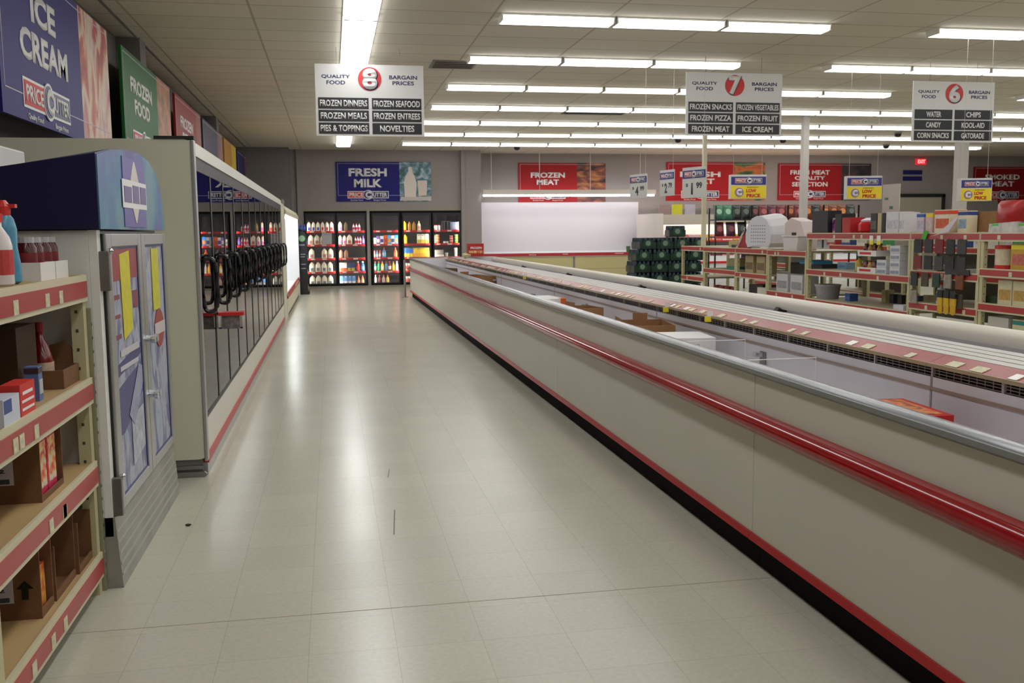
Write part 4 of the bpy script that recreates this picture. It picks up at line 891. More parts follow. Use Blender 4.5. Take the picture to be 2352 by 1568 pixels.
# third shelf
def open_front_box(label, loc, W, D, H, lip=.045, lab=True, arrow=False, tall=None):
    """cardboard case with its aisle side cut open; W along y, D along x"""
    t = thing('cardboard_box', label, 'box', loc)
    th = .006; tl = tall or H
    b = B().box(-D/2, D/2, -W/2, W/2, 0, th).box(-D/2, D/2, -W/2, -W/2+th, th, H).box(-D/2, D/2, W/2-th, W/2, th, tl).box(-D/2, -D/2+th, -W/2+th, W/2-th, th, H).box(D/2-th, D/2, -W/2+th, W/2-th, th, lip)
    part('body', b, KRAFTD, t)
    if lab:
        sl = part('shipping_label', B().box(-D*.5, D*.30, -W/2-.0015, -W/2, H*.26, H*.62), M((190, 186, 190), .6), t)
        part('label_print', B().box(-D*.48, -D*.12, -W/2-.0025, -W/2-.0015, H*.53, H*.57).box(-D*.48, -D*.17, -W/2-.0025, -W/2-.0015, H*.45, H*.48).box(-D*.48, D*.27, -W/2-.0025, -W/2-.0015, H*.28, H*.345), M((70, 68, 72), .6), sl)
        letters(sl, '70038', M((60, 60, 64), .6), (D*.12, -W/2-.0016, H*.54), D*.24, H*.055); letters(sl, '61352', M((60, 60, 64), .6), (D*.12, -W/2-.0016, H*.455), D*.24, H*.055)
        part('printed_line', B().box(-D*.3, D*.2, -W/2-.001, -W/2, H*.85, H*.88).box(-D*.3, D*.3, -W/2-.001, -W/2, H*.76, H*.79), M((52, 34, 20), .8), t)
    if arrow: part('arrow_mark', B().prism([(D*.36, H*.3), (D*.41, H*.3), (D*.41, H*.46), (D*.45, H*.46), (D*.385, H*.58), (D*.32, H*.46), (D*.36, H*.46)], -W/2-.001, -W/2), BLACK, t)
    return t
open_front_box('brown box with white barcode label holding pink snack boxes', (SX-.25, 3.575, .545), .27, .43, .255, .02)
for k in range(2):
    t = thing('snack_box', 'pink and yellow snack box, the %s of two in the labelled case' % ('nearer', 'farther')[k], 'box', (SX-.12, 3.515+.115*k, .552), 0, 'pink snack boxes'); part('body', B().box(-.12, .07, -.053, .053, 0, .225), M((206, 40, 84), .45), t, .002)
    part('picture', B().box(.07, .072, -.044, .044, .03, .19), ramp_mat('snack', [(.35, (206, 50, 70)), (.48, (226, 190, 110)), (.56, (206, 200, 190)), (.7, (220, 110, 60))], 22), t)
# bottom shelf
open_front_box('brown box with arrow mark and label on the bottom near shelf', (SX-.25, 3.43, .165), .14, .43, .235, .03, True, True)
t = thing('orange_snack_box', 'orange and red snack box lying in the top of the arrow-marked box', 'box', (SX-.17, 3.43, .33)); part('body', B().box(-.12, .1, -.055, .055, 0, .09), M((206, 60, 36), .5), t, .002); part('white_line', B().box(.1, .1015, -.04, .04, .04, .055), TW, t)
t = thing('snack_box', 'yellow-orange snack box standing at the front of the arrow-marked box', 'box', (SX-.075, 3.43, .172)); part('body', B().box(-.05, .02, -.05, .05, 0, .155), ramp_mat('snack2', [(.4, (200, 80, 30)), (.6, (226, 170, 60))], 18), t)
open_front_box('open empty brown carton in the middle of the bottom near shelf', (SX-.24, 3.645, .165), .26, .42, .20, .03, False, False, .25)
open_front_box('open brown carton against the end post of the bottom shelf', (SX-.22, 3.89, .165), .2, .40, .20, .03, False)
product('bluepk', pbox(.12, .12, .06, (50, 80, 190)), 'food_packet', 'bright blue packet standing in the end carton of the bottom shelf', 'packet', (SX-.33, 3.90, .172)).scale = (1, 1, 4)

# ---------------------------------------------------------------- shelving along the next aisle
GX = 6.5
def bay(label, ya, yb, sh, H, **kw):
    return rack(label, (GX, yb, 0), R(180), yb-ya, .95, sh, H, 'shelving along the next aisle', lip=.085, red=.7, offs=.008, **kw)
bay('low shelf bay beside the stack of dark drink packs', 16.18, 17.29, (1.165, .62, .18), 1.17, tags=1)
bay('low shelf bay, second from its far end', 14.81, 16.17, (1.16, .79, .18), 1.17, tags=0)
bay('low shelf bay under the red display card', 13.64, 14.80, (1.16, .77, .18), 1.17, tags=1)
bay('low shelf bay under the white plastic baskets', 12.42, 13.63, (1.15, .54, .18), 1.16, tags=2)
bay('wide tall shelf bay stocked with stacked white trays', 9.97, 12.41, (1.40, .905, .50, .16), 1.41, tags=3)
bay('tall shelf bay with hanging gloves and tools at its front', 8.77, 9.96, (1.40, .98, .62, .2), 1.41, tags=2)
bay('tall shelf bay of cereal boxes at the right edge', 7.3, 8.76, (1.40, 1.04, .69, .3), 1.41, tags=4)
for k, (a, b_, n) in enumerate(((17.2, 18.9, 'farther'), (13.8, 15.6, 'middle'), (10.6, 13.4, 'nearer'))):
    rack('shelf bay one aisle behind, the %s of three' % n, (8.6, b_, 0), R(180), b_-a, .6, (1.18, .8, .42), 1.2, 'shelving one aisle farther', back=True, lip=.085, red=.7, offs=.008, tags=0)

# power pole from the low shelving to the ceiling
t = thing('power_pole', 'thin cream pole running from the low shelving up to the ceiling', 'pole', (6.76, 16.85, 1.165)); part('pole', B().box(-.035, .035, -.035, .035, 0, ZC-1.165), M((206, 198, 172), .5), t)

def G(key, mk, name, label, cat, y, z, dx=.12, rz=-90, group=None):
    return product(key, mk, name, label, cat, (GX+dx, y, z), R(rz), group or 'goods along the next aisle')
# tall bay top shelf (faces -x: local -y face turned to -x by rz -90)
TZ = 1.40
G('blk1', pbox(.42, .2, .30, (20, 18, 20)), 'display_box', 'black display box with a dark front at the left of the tall shelf top', 'box', 12.1, TZ)
G('redb', pbox(.2, .2, .2, (176, 22, 30), (190, 40, 40)), 'display_box', 'red box next to the black boxes on the tall shelf top', 'box', 11.42, TZ)
product('redround', lambda: [('body', B().lathe([(.1, 0), (.13, .03), (.13, .11), (.1, .14)], n=20).data('body', M((200, 26, 34), .3), True)), ('lid', B().lathe([(.09, .14), (.1, .16), (.03, .19)], n=20).data('lid', M((226, 216, 230), .3)))], 'round_tin', 'round red tin with pale lid on the tall shelf top', 'tin', (GX+.16, 11.12, TZ), 0, 'goods along the next aisle')
t = thing('small_monitor', 'small framed colour card on the tall shelf top', 'card', (GX+.1, 11.82, TZ), R(-90)); part('card', B().box(-.11, .11, -.01, .01, 0, .2), CREAM, t); part('picture', B().box(-.09, .09, -.012, -.01, .03, .18), ramp_mat('tv', [(.35, (40, 30, 70)), (.48, (190, 90, 180)), (.6, (226, 160, 220)), (.75, (230, 160, 60))], 8), t)
G('blk2', pbox(.16, .2, .25, (24, 22, 26)), 'display_box', 'narrow black box right of the colour card', 'box', 11.62, TZ)
x = 10.85
for k, (wd, h, c1, c2, c3, l) in enumerate(((.14, .24, (36, 34, 34), (90, 86, 84), None, 'dark grey box with angled photo'), (.08, .24, (190, 170, 130), None, None, 'thin tan box'), (.07, .24, (20, 18, 20), None, None, 'thin black box'), (.26, .25, (214, 208, 212), (200, 196, 204), None, 'large white box'), (.1, .24, (220, 214, 216), (200, 196, 200), None, 'narrow white box'))):
    G('tt%d' % k, pbox(wd, .2, h, c1, c2, c3), 'food_box', '%s on the wide tall shelf top' % l, 'box', x-wd/2, TZ); x -= wd+.015
x = 9.90
for k, (wd, h, c1, c2, c3, l, gap) in enumerate(((.13, .22, (206, 190, 196), (190, 180, 200), (40, 90, 160), 'white canister with blue top', .04), (.12, .22, (214, 170, 170), (206, 190, 190), (226, 206, 50), 'pink canister with yellow top', .04), (.27, .25, (220, 206, 180), (206, 90, 50), (214, 70, 40), 'cream cracker box with orange top', .08))):
    G('tu%d' % k, pbox(wd, .2, h, c1, c2, c3), 'food_box', '%s on the shelf above the hanging gloves' % l, 'box', x-wd/2, TZ); x -= wd+gap
carton_thing('cardboard_box', 'long open brown carton on the tall shelf top', (GX+.3, 9.05, TZ), .3, .62, .22, 0, KRAFT, False, False)
G('salt', pbox(.15, .12, .23, (220, 206, 170), (150, 170, 190), (40, 60, 130)), 'food_box', 'cream and blue canister in front of the open brown carton', 'canister', 9.08, TZ, .07)
for k in range(3):
    product('redbag', lambda: [('body', bag(.40, .32, .16, (170, 28, 28), (0, 0, 0))()[0][1]), ('white_part', B().prism([(-.21, .0), (.21, .0), (.2, .11), (-.2, .09)], -.085, .085).data('white_part', M((206, 200, 196), .4, var=.35, vs=12))), ('green_mark', B().box(-.16, -.06, -.088, -.085, .07, .09).data('green_mark', M((80, 190, 70), .4)))],
            'rice_bag', 'red and white bag leaning on the tall shelf top, %s from the left' % ORD[k], 'bag', (GX+.14+.02*k, 8.52-.36*k, TZ), R(-90), 'red and white bags at the right edge')
for k in range(4): product('whitecup', tub(.06, .26, (206, 200, 196), (214, 210, 206)), 'white_tub', 'tall white tub behind the red bags, %s from the left' % ORD[k], 'tub', (GX+.62, 8.7-.17*k, TZ), 0, 'white tubs at the right edge')
t = thing('paper_sign', 'tall pale card with printed marks on the tall shelf top', 'card', (GX+.6, 11.35, TZ), R(-75)); part('card', B().box(-.14, .14, -.006, .006, 0, .62), M((200, 190, 182), .6), t); part('printed_mark', B().box(-.02, .04, -.008, -.006, .3, .34).box(-.1, -.04, -.008, -.006, .42, .45), M((90, 130, 120), .6), t)
# second level of the wide bay: stacked trays of jars
for s_, z in enumerate((.905, 1.115)):
    t = thing('white_tray', 'white tray of dark jars, %s one on the wide tall bay' % ('lower', 'upper')[s_], 'tray', (GX+.17, 10.95, z), R(-90), 'white trays on the wide bay')
    part('tray', open_carton(.42, .26, .07, .004), WHITE, t); part('red_print', B().box(-.16, .1, -.1315, -.13, .02, .05), TR, t)
    for j in range(4):
        product('jar2%d' % (j % 2), bottle(.04, .15, ((110, 20, 20), (190, 150, 60))[j % 2], ((30, 70, 50), (150, 20, 20))[j % 2], None, .6), 'jar', 'jar, %s from left in the %s white tray on the wide bay' % (ORD[j], ('lower', 'upper')[s_]), 'jar', (GX+.13, 11.1-.1*j, z+.004), 0, 'jars on the wide bay')
for c_ in range(2):
    for k in range(2+c_*2):
        G('wbx', pbox(.2, .2, .085, (206, 206, 212), (150, 156, 176)), 'packet_box', 'white and blue packet, %s up in the %s small stack on the wide bay' % (ORD[k], ('left', 'right')[c_]), 'box', 10.6-.28*c_, .905+.087*k, .13)
product('yelbot', bottle(.05, .2, (180, 150, 40), (40, 90, 60), None), 'oil_bottle', 'yellow bottle with green cap left of the stacked trays', 'bottle', (GX+.12, 11.25, .905), 0, 'goods along the next aisle')
G('cblu', pbox(.22, .15, .09, (150, 190, 214), (110, 160, 200)), 'food_packet', 'light blue packet at the far left of the wide bay middle shelf', 'packet', 12.22, .905, .5)
G('cred', pbox(.26, .15, .1, (150, 40, 40), (190, 70, 60)), 'food_packet', 'low red packet behind on the wide bay middle shelf', 'packet', 11.8, .905, .55)
G('cred2', pbox(.3, .15, .07, (140, 50, 46), None), 'food_packet', 'flat dark red packet right of the low red one', 'packet', 11.45, .905, .55)
product('greytub', tub(.17, .2, (150, 146, 150), (164, 160, 164)), 'grey_tub', 'large grey tub on the lower shelf of the wide bay', 'tub', (GX+.22, 12.2, .5), 0, 'goods along the next aisle')
G('blus', pbox(.12, .12, .1, (50, 90, 160), (80, 120, 180)), 'food_packet', 'small blue packet right of the grey tub', 'packet', 11.72, .5, .3)
for k, (c, h) in enumerate((((180, 164, 120), .16), ((30, 30, 36), .12), ((40, 38, 40), .12), ((170, 156, 118), .15), ((60, 90, 120), .13), ((176, 160, 120), .15))):
    G('low%d' % k, pbox(.09, .12, h, c), 'food_packet', 'small carton, %s from left, at the back of the wide bay lower shelf' % ORD[k], 'carton', 11.35-.18*k, .5, .6)
G('wlow', pbox(.2, .16, .06, (206, 204, 210)), 'food_packet', 'flat white packet at the right end of the wide bay lower shelf', 'packet', 10.2, .5, .1)
for k in range(2):
    t = thing('shelf_flag', 'white and yellow price flag, %s of two on the wide tall bay' % ('left', 'right')[k], 'price flag', (GX-.014, 10.76-.16*k, 1.31), R(-90), 'price flags on the wide tall bay'); part('card', B().box(-.04, .04, -.003, 0, .0, .06), TW, t); part('yellow_part', B().box(-.04, .04, -.003, 0, -.05, 0), YEL, t)
# right bay
G('oat', lambda: [('body', B().lathe([(.1, 0), (.1, .22)], n=18).data('body', M((214, 200, 170), .5, var=.15, vs=20), True)), ('lid', B().lathe([(.104, .2), (.104, .235)], n=18).data('lid', M((200, 40, 36), .45))), ('band', B().lathe([(.102, 0), (.102, .04)], n=18).data('band', M((200, 40, 36), .45)))], 'oat_canister', 'round cream canister with red lid at the right edge', 'canister', 8.56, 1.04, .14)
G('yellowbox', pbox(.28, .16, .25, (190, 150, 50), (190, 100, 90), (226, 206, 50)), 'cereal_box', 'yellow and pink bag-like box at the right edge', 'box', 8.22, 1.04, .12)
for k in range(2): G('creambox', pbox(.2, .12, .24, (206, 196, 160), (190, 150, 80)), 'cereal_box', 'cream and green cereal box, %s of two on the lower right shelf' % ('left', 'right')[k], 'box', 8.45-.215*k, .69, .12)
G('dkgreen', pbox(.2, .12, .07, (40, 60, 34), None), 'food_packet', 'low dark green packet left of the cream cereal boxes', 'packet', 8.66, .69, .14)
G('palebox', pbox(.3, .2, .26, (190, 184, 176), (110, 60, 50), None), 'cereal_box', 'pale box with brown picture on the bottom right shelf', 'box', 8.5, .3, .14)
G('tealbox', pbox(.34, .2, .26, (200, 190, 150), (200, 160, 80), (40, 130, 120)), 'cereal_box', 'cream box with teal top on the bottom right shelf', 'box', 8.12, .3, .14)
# hanging tools and gloves bay
HC = [((30, 30, 32), 'black'), ((46, 42, 44), 'charcoal'), ((120, 26, 30), 'dark red'), ((26, 34, 28), 'dark green'), ((60, 56, 54), 'grey')]
k = 0
for row, z in enumerate((1.20, 1.02)):
    for c_ in range(5):
        c, n = HC[(c_+row*2) % 5]
        t = thing('hanging_packet', '%s hanging tool packet, %s from left, %s row of the hanging bay' % (n, ORD[c_], ('upper', 'lower')[row]), 'packet', (GX-.02, 9.78-.19*c_, z), R(-90), 'hanging tool packets')
        part('card', B().box(-.07, .07, -.012, .0, -.02, .13), M(c, .5, var=.3, vs=20), t); part('hook', B().tube([(0, 0, .12), (0, -.05, .14)], .004, 5), STEEL, t)
HC2 = [((36, 40, 36), 'green-black'), ((70, 60, 44), 'tan and black'), ((30, 60, 50), 'teal-black'), ((150, 140, 130), 'pale'), ((120, 60, 30), 'rusty orange'), ((24, 24, 26), 'jet black')]
for row, z in enumerate((.84, .64)):
    for c_ in range(5):
        if row and 1 <= c_ <= 3: continue
        c, n = HC2[(c_+3*row) % 6]
        t = thing('hanging_packet', '%s hanging packet, %s from left, %s part of the hanging bay' % (n, ORD[c_], ('middle', 'lower')[row]), 'packet', (GX-.03, 9.82-.2*c_, z), R(-90), 'hanging tool packets')
        part('card', B().box(-.06, .06, -.014, .0, -.03, .12), M(c, .5, var=.35, vs=18), t); part('hook', B().tube([(0, 0, .11), (0, -.05, .13)], .004, 5), STEEL, t)
for k in range(3):
    t = thing('work_gloves', 'pair of yellow work gloves, %s from the left low on the hanging bay' % ORD[k], 'gloves', (GX-.05, 9.30-.11*k, .55), R(-90), 'hanging yellow gloves')
    b = B().box(-.04, .04, -.02, .0, .08, .16)
    for f_ in range(4): b.lathe([(.009, 0), (.011, .05), (.011, .1)], (-.03+.02*f_, -.01, -.02+.01*abs(f_-1.5)), 6)
    part('glove', b, M((206, 164, 40), .7), t); part('cuff_card', B().box(-.045, .045, -.022, .002, .16, .24), DARK, t)
t = thing('hanging_packet', 'large black hanging panel above the yellow gloves', 'packet', (GX-.02, 9.08, .96), R(-90)); part('card', B().box(-.2, .2, -.01, 0, -.0, .06), BLACK, t)
t = thing('white_bowl', 'small white bowl on the front of the hanging bay', 'bowl', (GX+.10, 9.55, .98)); part('bowl', B().lathe([(.03, 0), (.09, .03), (.1, .07), (.09, .07)], n=18), WHITE, t)
product('clean1', bottle(.05, .24, (200, 196, 196), (200, 60, 40), (60, 90, 150), .4), 'cleaner_bottle', 'white spray bottle with orange cap at the foot of the hanging bay', 'bottle', (GX+.10, 9.52, .62), 0, 'goods along the next aisle')
t = thing('magazine', 'white leaflet sticking out sideways above the hanging bay', 'leaflet', (GX-.03, 9.3, 1.36), R(-90)); b = B().prism([(-.22, 0), (-.1, .03), (.2, .2), (.26, .22), (.1, .06)], -.03, -.025); part('sheet', b, M((206, 196, 206), .5), t)
t = thing('green_card', 'bright green card beside the white leaflet', 'card', (GX-.02, 9.68, 1.33), R(-90)); part('card', B().prism([(-.05, 0), (.03, 0), (.08, .09), (.0, .1)], -.01, -.006), M((60, 160, 50), .5), t)

# goods on the low shelves
t = thing('plastic_basket', 'white perforated plastic basket lying on its side on the low shelves', 'basket', (GX+.05, 14.1, 1.16), R(-78))
b = B(); prof = [(.33, .02), (.40, .10), (.42, .25), (.38, .40), (.27, .52), (.12, .58), (-.05, .59), (-.2, .55), (-.33, .44), (-.40, .28), (-.40, .12), (-.33, .02), (-.12, .05), (.12, .05)]
b.prism([(p[0]*.78, p[1]*.86) for p in prof], -.0, .04); part('base', b, M((206, 204, 212), .45), t, .006)
b = B()
for k in range(len(prof)-3):
    p, q = prof[k], prof[k+1]; P0 = (p[0]*.78, p[1]*.86); P1 = (q[0]*.78, q[1]*.86)
    b.hexa([(P0[0], .04, P0[1]), (P1[0], .04, P1[1]), (P1[0]*1.1, .36, P1[1]*1.08), (P0[0]*1.1, .36, P0[1]*1.08), (P0[0]*.97, .04, P0[1]*.97), (P1[0]*.97, .04, P1[1]*.97), (P1[0]*1.07, .36, P1[1]*1.05), (P0[0]*1.07, .36, P0[1]*1.05)])
part('side_wall', b, M((214, 210, 214), .45), t)
b = B()
for i in range(7):
    for j in range(6): b.box(-.17+.055*i, -.145+.055*i, -.002, 0, .1+.05*j, .115+.05*j)
part('hole_pattern', b, M((120, 118, 130), .6), t)
t = thing('plastic_basket', 'white plastic tub standing right of the big basket', 'basket', (GX+.14, 12.95, 1.15), R(-90)); b = B(); W2 = .2
b.prism([(-.2, 0), (.2, 0), (.24, .2), (-.24, .2)], -.12, .12); part('body', b, M((206, 200, 200), .45), t, .008); part('rim', B().box(-.255, .255, -.135, .135, .2, .215), M((214, 208, 206), .4), t)
t = thing('plastic_basket', 'tall white basket behind the plastic tub', 'basket', (GX+.35, 13.3, 1.15), R(-90)); part('body', B().prism([(-.3, 0), (.3, 0), (.33, .2), (.2, .42), (-.1, .48), (-.3, .4)], -.1, .12), M((206, 190, 186), .45), t, .01); part('handle_slot', B().box(-.06, .08, -.103, -.1, .2, .26), DARK, t)
t = thing('red_display_card', 'slanted red and white display card left of the big basket', 'card', (GX+.04, 14.75, 1.16), R(-90)); part('stand', B().prism([(-.1, 0), (.32, 0), (.36, .3), (.3, .32)], -.0, .06), M((150, 18, 26), .45), t); part('face', B().prism([(-.14, 0), (-.06, 0), (.26, .34), (.2, .34)], -.01, -.0), ramp_mat('card', [(.4, (190, 80, 70)), (.5, (214, 206, 200)), (.62, (60, 56, 50))], 9), t)
G('low_a1', pbox(.42, .3, .11, (176, 160, 110), None), 'cream_box', 'long cream carton on the low shelf top beside the pole', 'carton', 15.7, 1.16, .5)
G('lowdark', pbox(.46, .3, .05, (50, 40, 40), None), 'dark_tray', 'dark tray under the display card on the low shelf top', 'tray', 15.1, 1.16, .3)
for k in range(2): G('tanb', pbox(.3, .2, .27, (176, 156, 116), (120, 100, 70), None), 'tan_packet', 'tan boxed packet, %s of two on the middle low shelf' % ('left', 'right')[k], 'packet', 14.5-.42*k, .77, .2)
G('tanp', pbox(.5, .3, .06, (140, 90, 60), None), 'brown_tray', 'brown tray lying above the tan packets', 'tray', 14.3, 1.045, .3)
G('blkbag', pbox(.5, .3, .40, (18, 18, 20), None), 'black_bag', 'black boxed bundle on the lowest low shelf', 'bundle', 14.35, .18, .3)
G('wtub', pbox(.45, .3, .38, (206, 202, 190), (190, 180, 170), None), 'white_bin', 'white bin on the lowest low shelf right of the black bundle', 'bin', 13.85, .18, .2)
for k in range(2): G('wtub2', pbox(.36, .25, .26, (196, 192, 196), (150, 150, 156), None), 'white_bin', 'white plastic bin, %s of two under the baskets' % ('left', 'right')[k], 'bin', 13.25-.45*k, .54, .18)
G('bluef', pbox(.4, .3, .05, (60, 150, 200), None), 'blue_folder', 'flat bright blue packet high in the bay under the baskets', 'packet', 12.8, .96, .35)
G('dkbin', pbox(.95, .3, .16, (40, 32, 26), None), 'dark_bin', 'long dark bin under the blue packet', 'bin', 13.0, .80, .45)
G('greenp', pbox(.35, .25, .05, (50, 140, 110), None), 'green_packet', 'flat green packet on the shelf left of the tan packets', 'packet', 15.4, .79, .3)
G('creamb2', pbox(.5, .25, .13, (170, 158, 118), None), 'cream_box', 'cream carton above the flat green packet', 'carton', 15.4, .841, .35)
G('pinks', pbox(.4, .2, .12, (190, 150, 180), (120, 70, 110), None), 'pink_packet', 'pink and purple packet above the cream carton', 'packet', 15.3, .972, .5)
for k in range(4): G('jarl', tub(.065, .32, (150, 130, 110), (130, 40, 40)), 'jar', 'brown jar, %s from the left at the foot of the low shelves' % ORD[k], 'jar', 15.9-.25*k, .18, .15)

# far-aisle goods, seen over and through the shelving
random.seed(11)
pal = [((170, 40, 44), 'red'), ((40, 60, 120), 'navy'), ((206, 200, 190), 'white'), ((60, 120, 70), 'green'), ((200, 150, 60), 'yellow'), ((110, 80, 60), 'brown')]
for k in range(16):
    c, n = pal[k % 6]; y = 18.7-.5*k
    if y < 10.8: break
    if 15.7 < y < 17.2 or 13.4 < y < 13.8: continue
    product('fa'+n, pbox(.3, .2, .22, c, (190, 180, 170), None), 'food_box', '%s box, %s from the far end one aisle behind' % (n, ORD[k]), 'box', (8.78, y, 1.18), R(-90), 'boxes one aisle behind')

# chips rack with bags
t = thing('chips_rack', 'long black wire rack holding snack bags near the back wall', 'rack', (9.2, 22.2, 0))
b = B()
for x in (0, .95, 1.9, 2.85, 3.8): b.box(x, x+.03, 0, .04, 0, 2.05).box(x, x+.03, .4, .44, 0, 2.0)
part('frame', b, BLACK, t)
for z in (1.72, 1.3, .9, .5): part('tier', B().box(0, 3.83, -.02, .42, z-.03, z), M((24, 24, 26), .5), t)
part('price_rail', B().box(0, 3.83, -.03, -.02, 1.25, 1.31), M((176, 60, 60), .5), t)
random.seed(5)
bp = [((60, 120, 90), (150, 190, 160), 'green'), ((34, 40, 36), (90, 100, 90), 'black'), ((44, 30, 34), (120, 60, 60), 'dark brown'), ((110, 36, 44), (170, 90, 90), 'maroon'), ((80, 40, 60), (150, 70, 80), 'plum'), ((110, 50, 30), (190, 100, 50), 'rust'), ((120, 60, 30), (210, 130, 60), 'orange')]
seq = [0, 0, 1, 1, 2, 3, 4, 3, 5, 3, 6, 1, 6, 6, 6, 1]
for k, q in enumerate(seq):
    c1, c2, n = bp[q]
    product('bag%d' % q, bag(.25, .36, .1, c1, c2), 'snack_bag', '%s snack bag, %s from left on the top tier of the black rack' % (n, ORD[k]), 'bag', (9.34+.235*k, 22.3, 1.72), 0, 'snack bags on the top tier', R(-14))
seq2 = [(0, 'green'), (3, 'maroon'), (1, 'black'), (1, 'black'), (5, 'rust'), (4, 'plum')]
for k in range(12):
    q = (3, 4, 1, 0, 1, 2, 5, 3, 1, 4, 6, 2)[k]; c1, c2, n = bp[q]
    product('bag%d' % q, bag(.25, .36, .1, c1, c2), 'snack_bag', '%s snack bag, %s from left on the second tier of the black rack' % (n, ORD[k]), 'bag', (9.36+.3*k, 22.3, 1.3), 0, 'snack bags on the second tier', R(-10))

# lit meat case with packages behind the drink packs
t = thing('lit_meat_case', 'brightly lit open meat case along the back wall', 'display case', (8.6, 25.3, 0))
part('end_panel', B().box(0, .27, -.3, 1.2, 0, 1.92), M((214, 204, 198), .45), t)
b = B().box(.27, 6.4, 1.1, 1.2, 0, 1.9).box(.27, 6.4, 0, 1.1, 0, .6).box(.27, 6.4, .1, 1.1, .6, .74); part('liner', b, IN, t)
part('header', B().box(.27, 6.4, .25, .4, 1.62, 1.90), M((196, 186, 170), .5), t)
part('light_tube', B().lathe([(.015, 0), (.015, 6.0)], n=8).xf(Matrix.Translation((.35, .47, 1.74)) @ Matrix.Rotation(R(90), 4, 'Y')), M((255, 236, 226), .5, emit=30.), t)
part('red_rail', B().box(.27, 6.4, -.03, 0, .54, .60).box(.27, 6.4, .38, .42, 1.14, 1.18), M((210, 44, 36), .45), t)
part('shelf', B().box(.27, 6.4, .42, 1.1, 1.14, 1.17), SHW, t)
mp = [((236, 214, 60), 'yellow'), ((226, 130, 140), 'pink'), ((230, 150, 130), 'salmon'), ((232, 200, 210), 'pale pink'), ((240, 230, 230), 'white'), ((130, 40, 50), 'dark red')]
for lv, z in ((0, .74), (1, 1.17)):
    for k in range(13):
        c, n = mp[(k*2+lv*3+(k//4)) % 6]
        product('mp'+n, pbox(.3, .24, .17, c, (232, 190, 180), None), 'meat_package', '%s package, %s from left, %s tier of the lit meat case' % (n, ORD[k], ('lower', 'upper')[lv]), 'package', (9.08+.33*k, 25.9, z), 0, 'packages in the lit meat case')
for k, (c, n) in enumerate((((160, 130, 130), 'mauve'), ((214, 206, 40), 'yellow-green'), ((190, 180, 190), 'lilac'))):
    product('sg'+n, pbox(.3, .02, .28, c, None), 'topper_card', '%s card standing on top of the lit meat case' % n, 'card', (9.1+.38*k, 25.6, 1.90), 0, 'cards on the lit meat case')

# frozen meat case, its wall lamp
t = thing('low_meat_case', 'low beige freezer case with red rim along the back wall', 'freezer', (4.07, 25.9, 0))
part('front_panel', B().box(.0, 2.5, 0, .05, .12, .78).box(2.56, 4.5, 0, .05, .12, .78), M((190, 178, 128), .45), t)
part('joint_strip', B().box(2.5, 2.56, 0, .055, .1, .80), GREY, t); part('groove', B().box(0, 4.5, -.002, 0, .42, .43), M((140, 130, 96), .5), t)
part('red_rim', B().box(0, 4.5, -.03, .05, .79, .875), M((176, 34, 44), .4), t); part('rim_label', B().box(1.25, 1.45, -.032, -.03, .82, .84).box(2.2, 2.35, -.032, -.03, .83, .85).box(3.7, 3.95, -.032, -.03, .83, .85), M((214, 190, 190), .4), t)
part('rim_line', B().box(0, 4.5, -.025, .05, .772, .79), ALU, t)
part('liner', B().box(0, 4.5, .05, 1.25, 0, .5).box(0, 4.5, 1.2, 1.28, .5, .9).box(4.45, 4.5, .05, 1.2, .5, .86), IN, t)
product('gcan', tub(.06, .16, (60, 110, 60), (40, 70, 50)), 'green_box', 'small green container on the rim of the low meat case', 'container', (4.07+4.1, 25.915, .875))
t = thing('strip_lamp_bar', 'long suspended strip lamp lighting the white wall above the low meat case', 'lamp', (4.1, 26.2, 2.45))
part('housing', B().box(0, 4.95, -.06, .06, .03, .16), M((206, 198, 184), .5), t, .005)
for k in range(4): part('light_tube', B().lathe([(.02, 0), (.02, 1.2)], n=8).xf(Matrix.Translation((.02+1.23*k, .0, .005)) @ Matrix.Rotation(R(90), 4, 'Y')), M((246, 248, 255), .5, emit=34.), t)
for x in (.25, 1.6, 3.05, 4.5): part('hanging_rod', B().tube([(x, 0, .16), (x, 0, ZC-2.45)], .009, 6), M((206, 200, 190), .4), t)
wp = thing('wall_panel', 'smooth white wall panel behind the low meat case', 'panel', (4.07, YR-.015, .86)); part('panel', B().box(0, 4.8, 0, .012, 0, 1.44), M((214, 208, 212), .5), wp)

# stack of shrink-wrapped drink packs
PKW = M((22, 46, 38), .25, coat=.4)
def pack_meshes():
    b = B(); W, D, H = .355, .27, .235
    b.box(-W/2, W/2, -D/2, D/2, .01, H*.62)
    c = B()
    for i in range(4):
        for j in range(3):
            x = -W/2+W/8+i*W/4; y = -D/2+D/6+j*D/3
            c.lathe([(.036, 0), (.042, .008), (.042, H*.86), (.034, H*.97), (.032, H*.99)], (x, y, 0), 10)
    band = B().box(-W*.28, W*.28, -D/2-.004, D/2+.004, H*.22, H*.8)
    disc = B().prism(circle(14, .055, (0, H*.52)), -D/2-.007, -D/2-.004)
    return [('wrap', b.data('wrap', PKW)), ('cans', c.data('cans', M((40, 52, 62), .25, .5), True)), ('band', band.data('band', M((16, 60, 42), .35))), ('emblem', disc.data('emblem', M((110, 130, 112), .4)))]
for lv in range(5):
    for cx in range(4):
        for dy in range(2):
            product('pack', pack_meshes, 'drink_pack', 'dark green drink pack, %s from left, %s layer up, %s row' % (ORD[cx], ORD[lv], ('front', 'back')[dy]), 'drink pack',
                    (6.25+.37*cx+(.04 if lv < 3 else .08*(lv-2)) - .04, 19.0+.285*dy, .12+.24*lv), 0, 'stack of dark green drink packs')
product('pack', pack_meshes, 'drink_pack', 'single dark green drink pack on top of the stack', 'drink pack', (7.0, 19.0, 1.32), 0, 'stack of dark green drink packs')
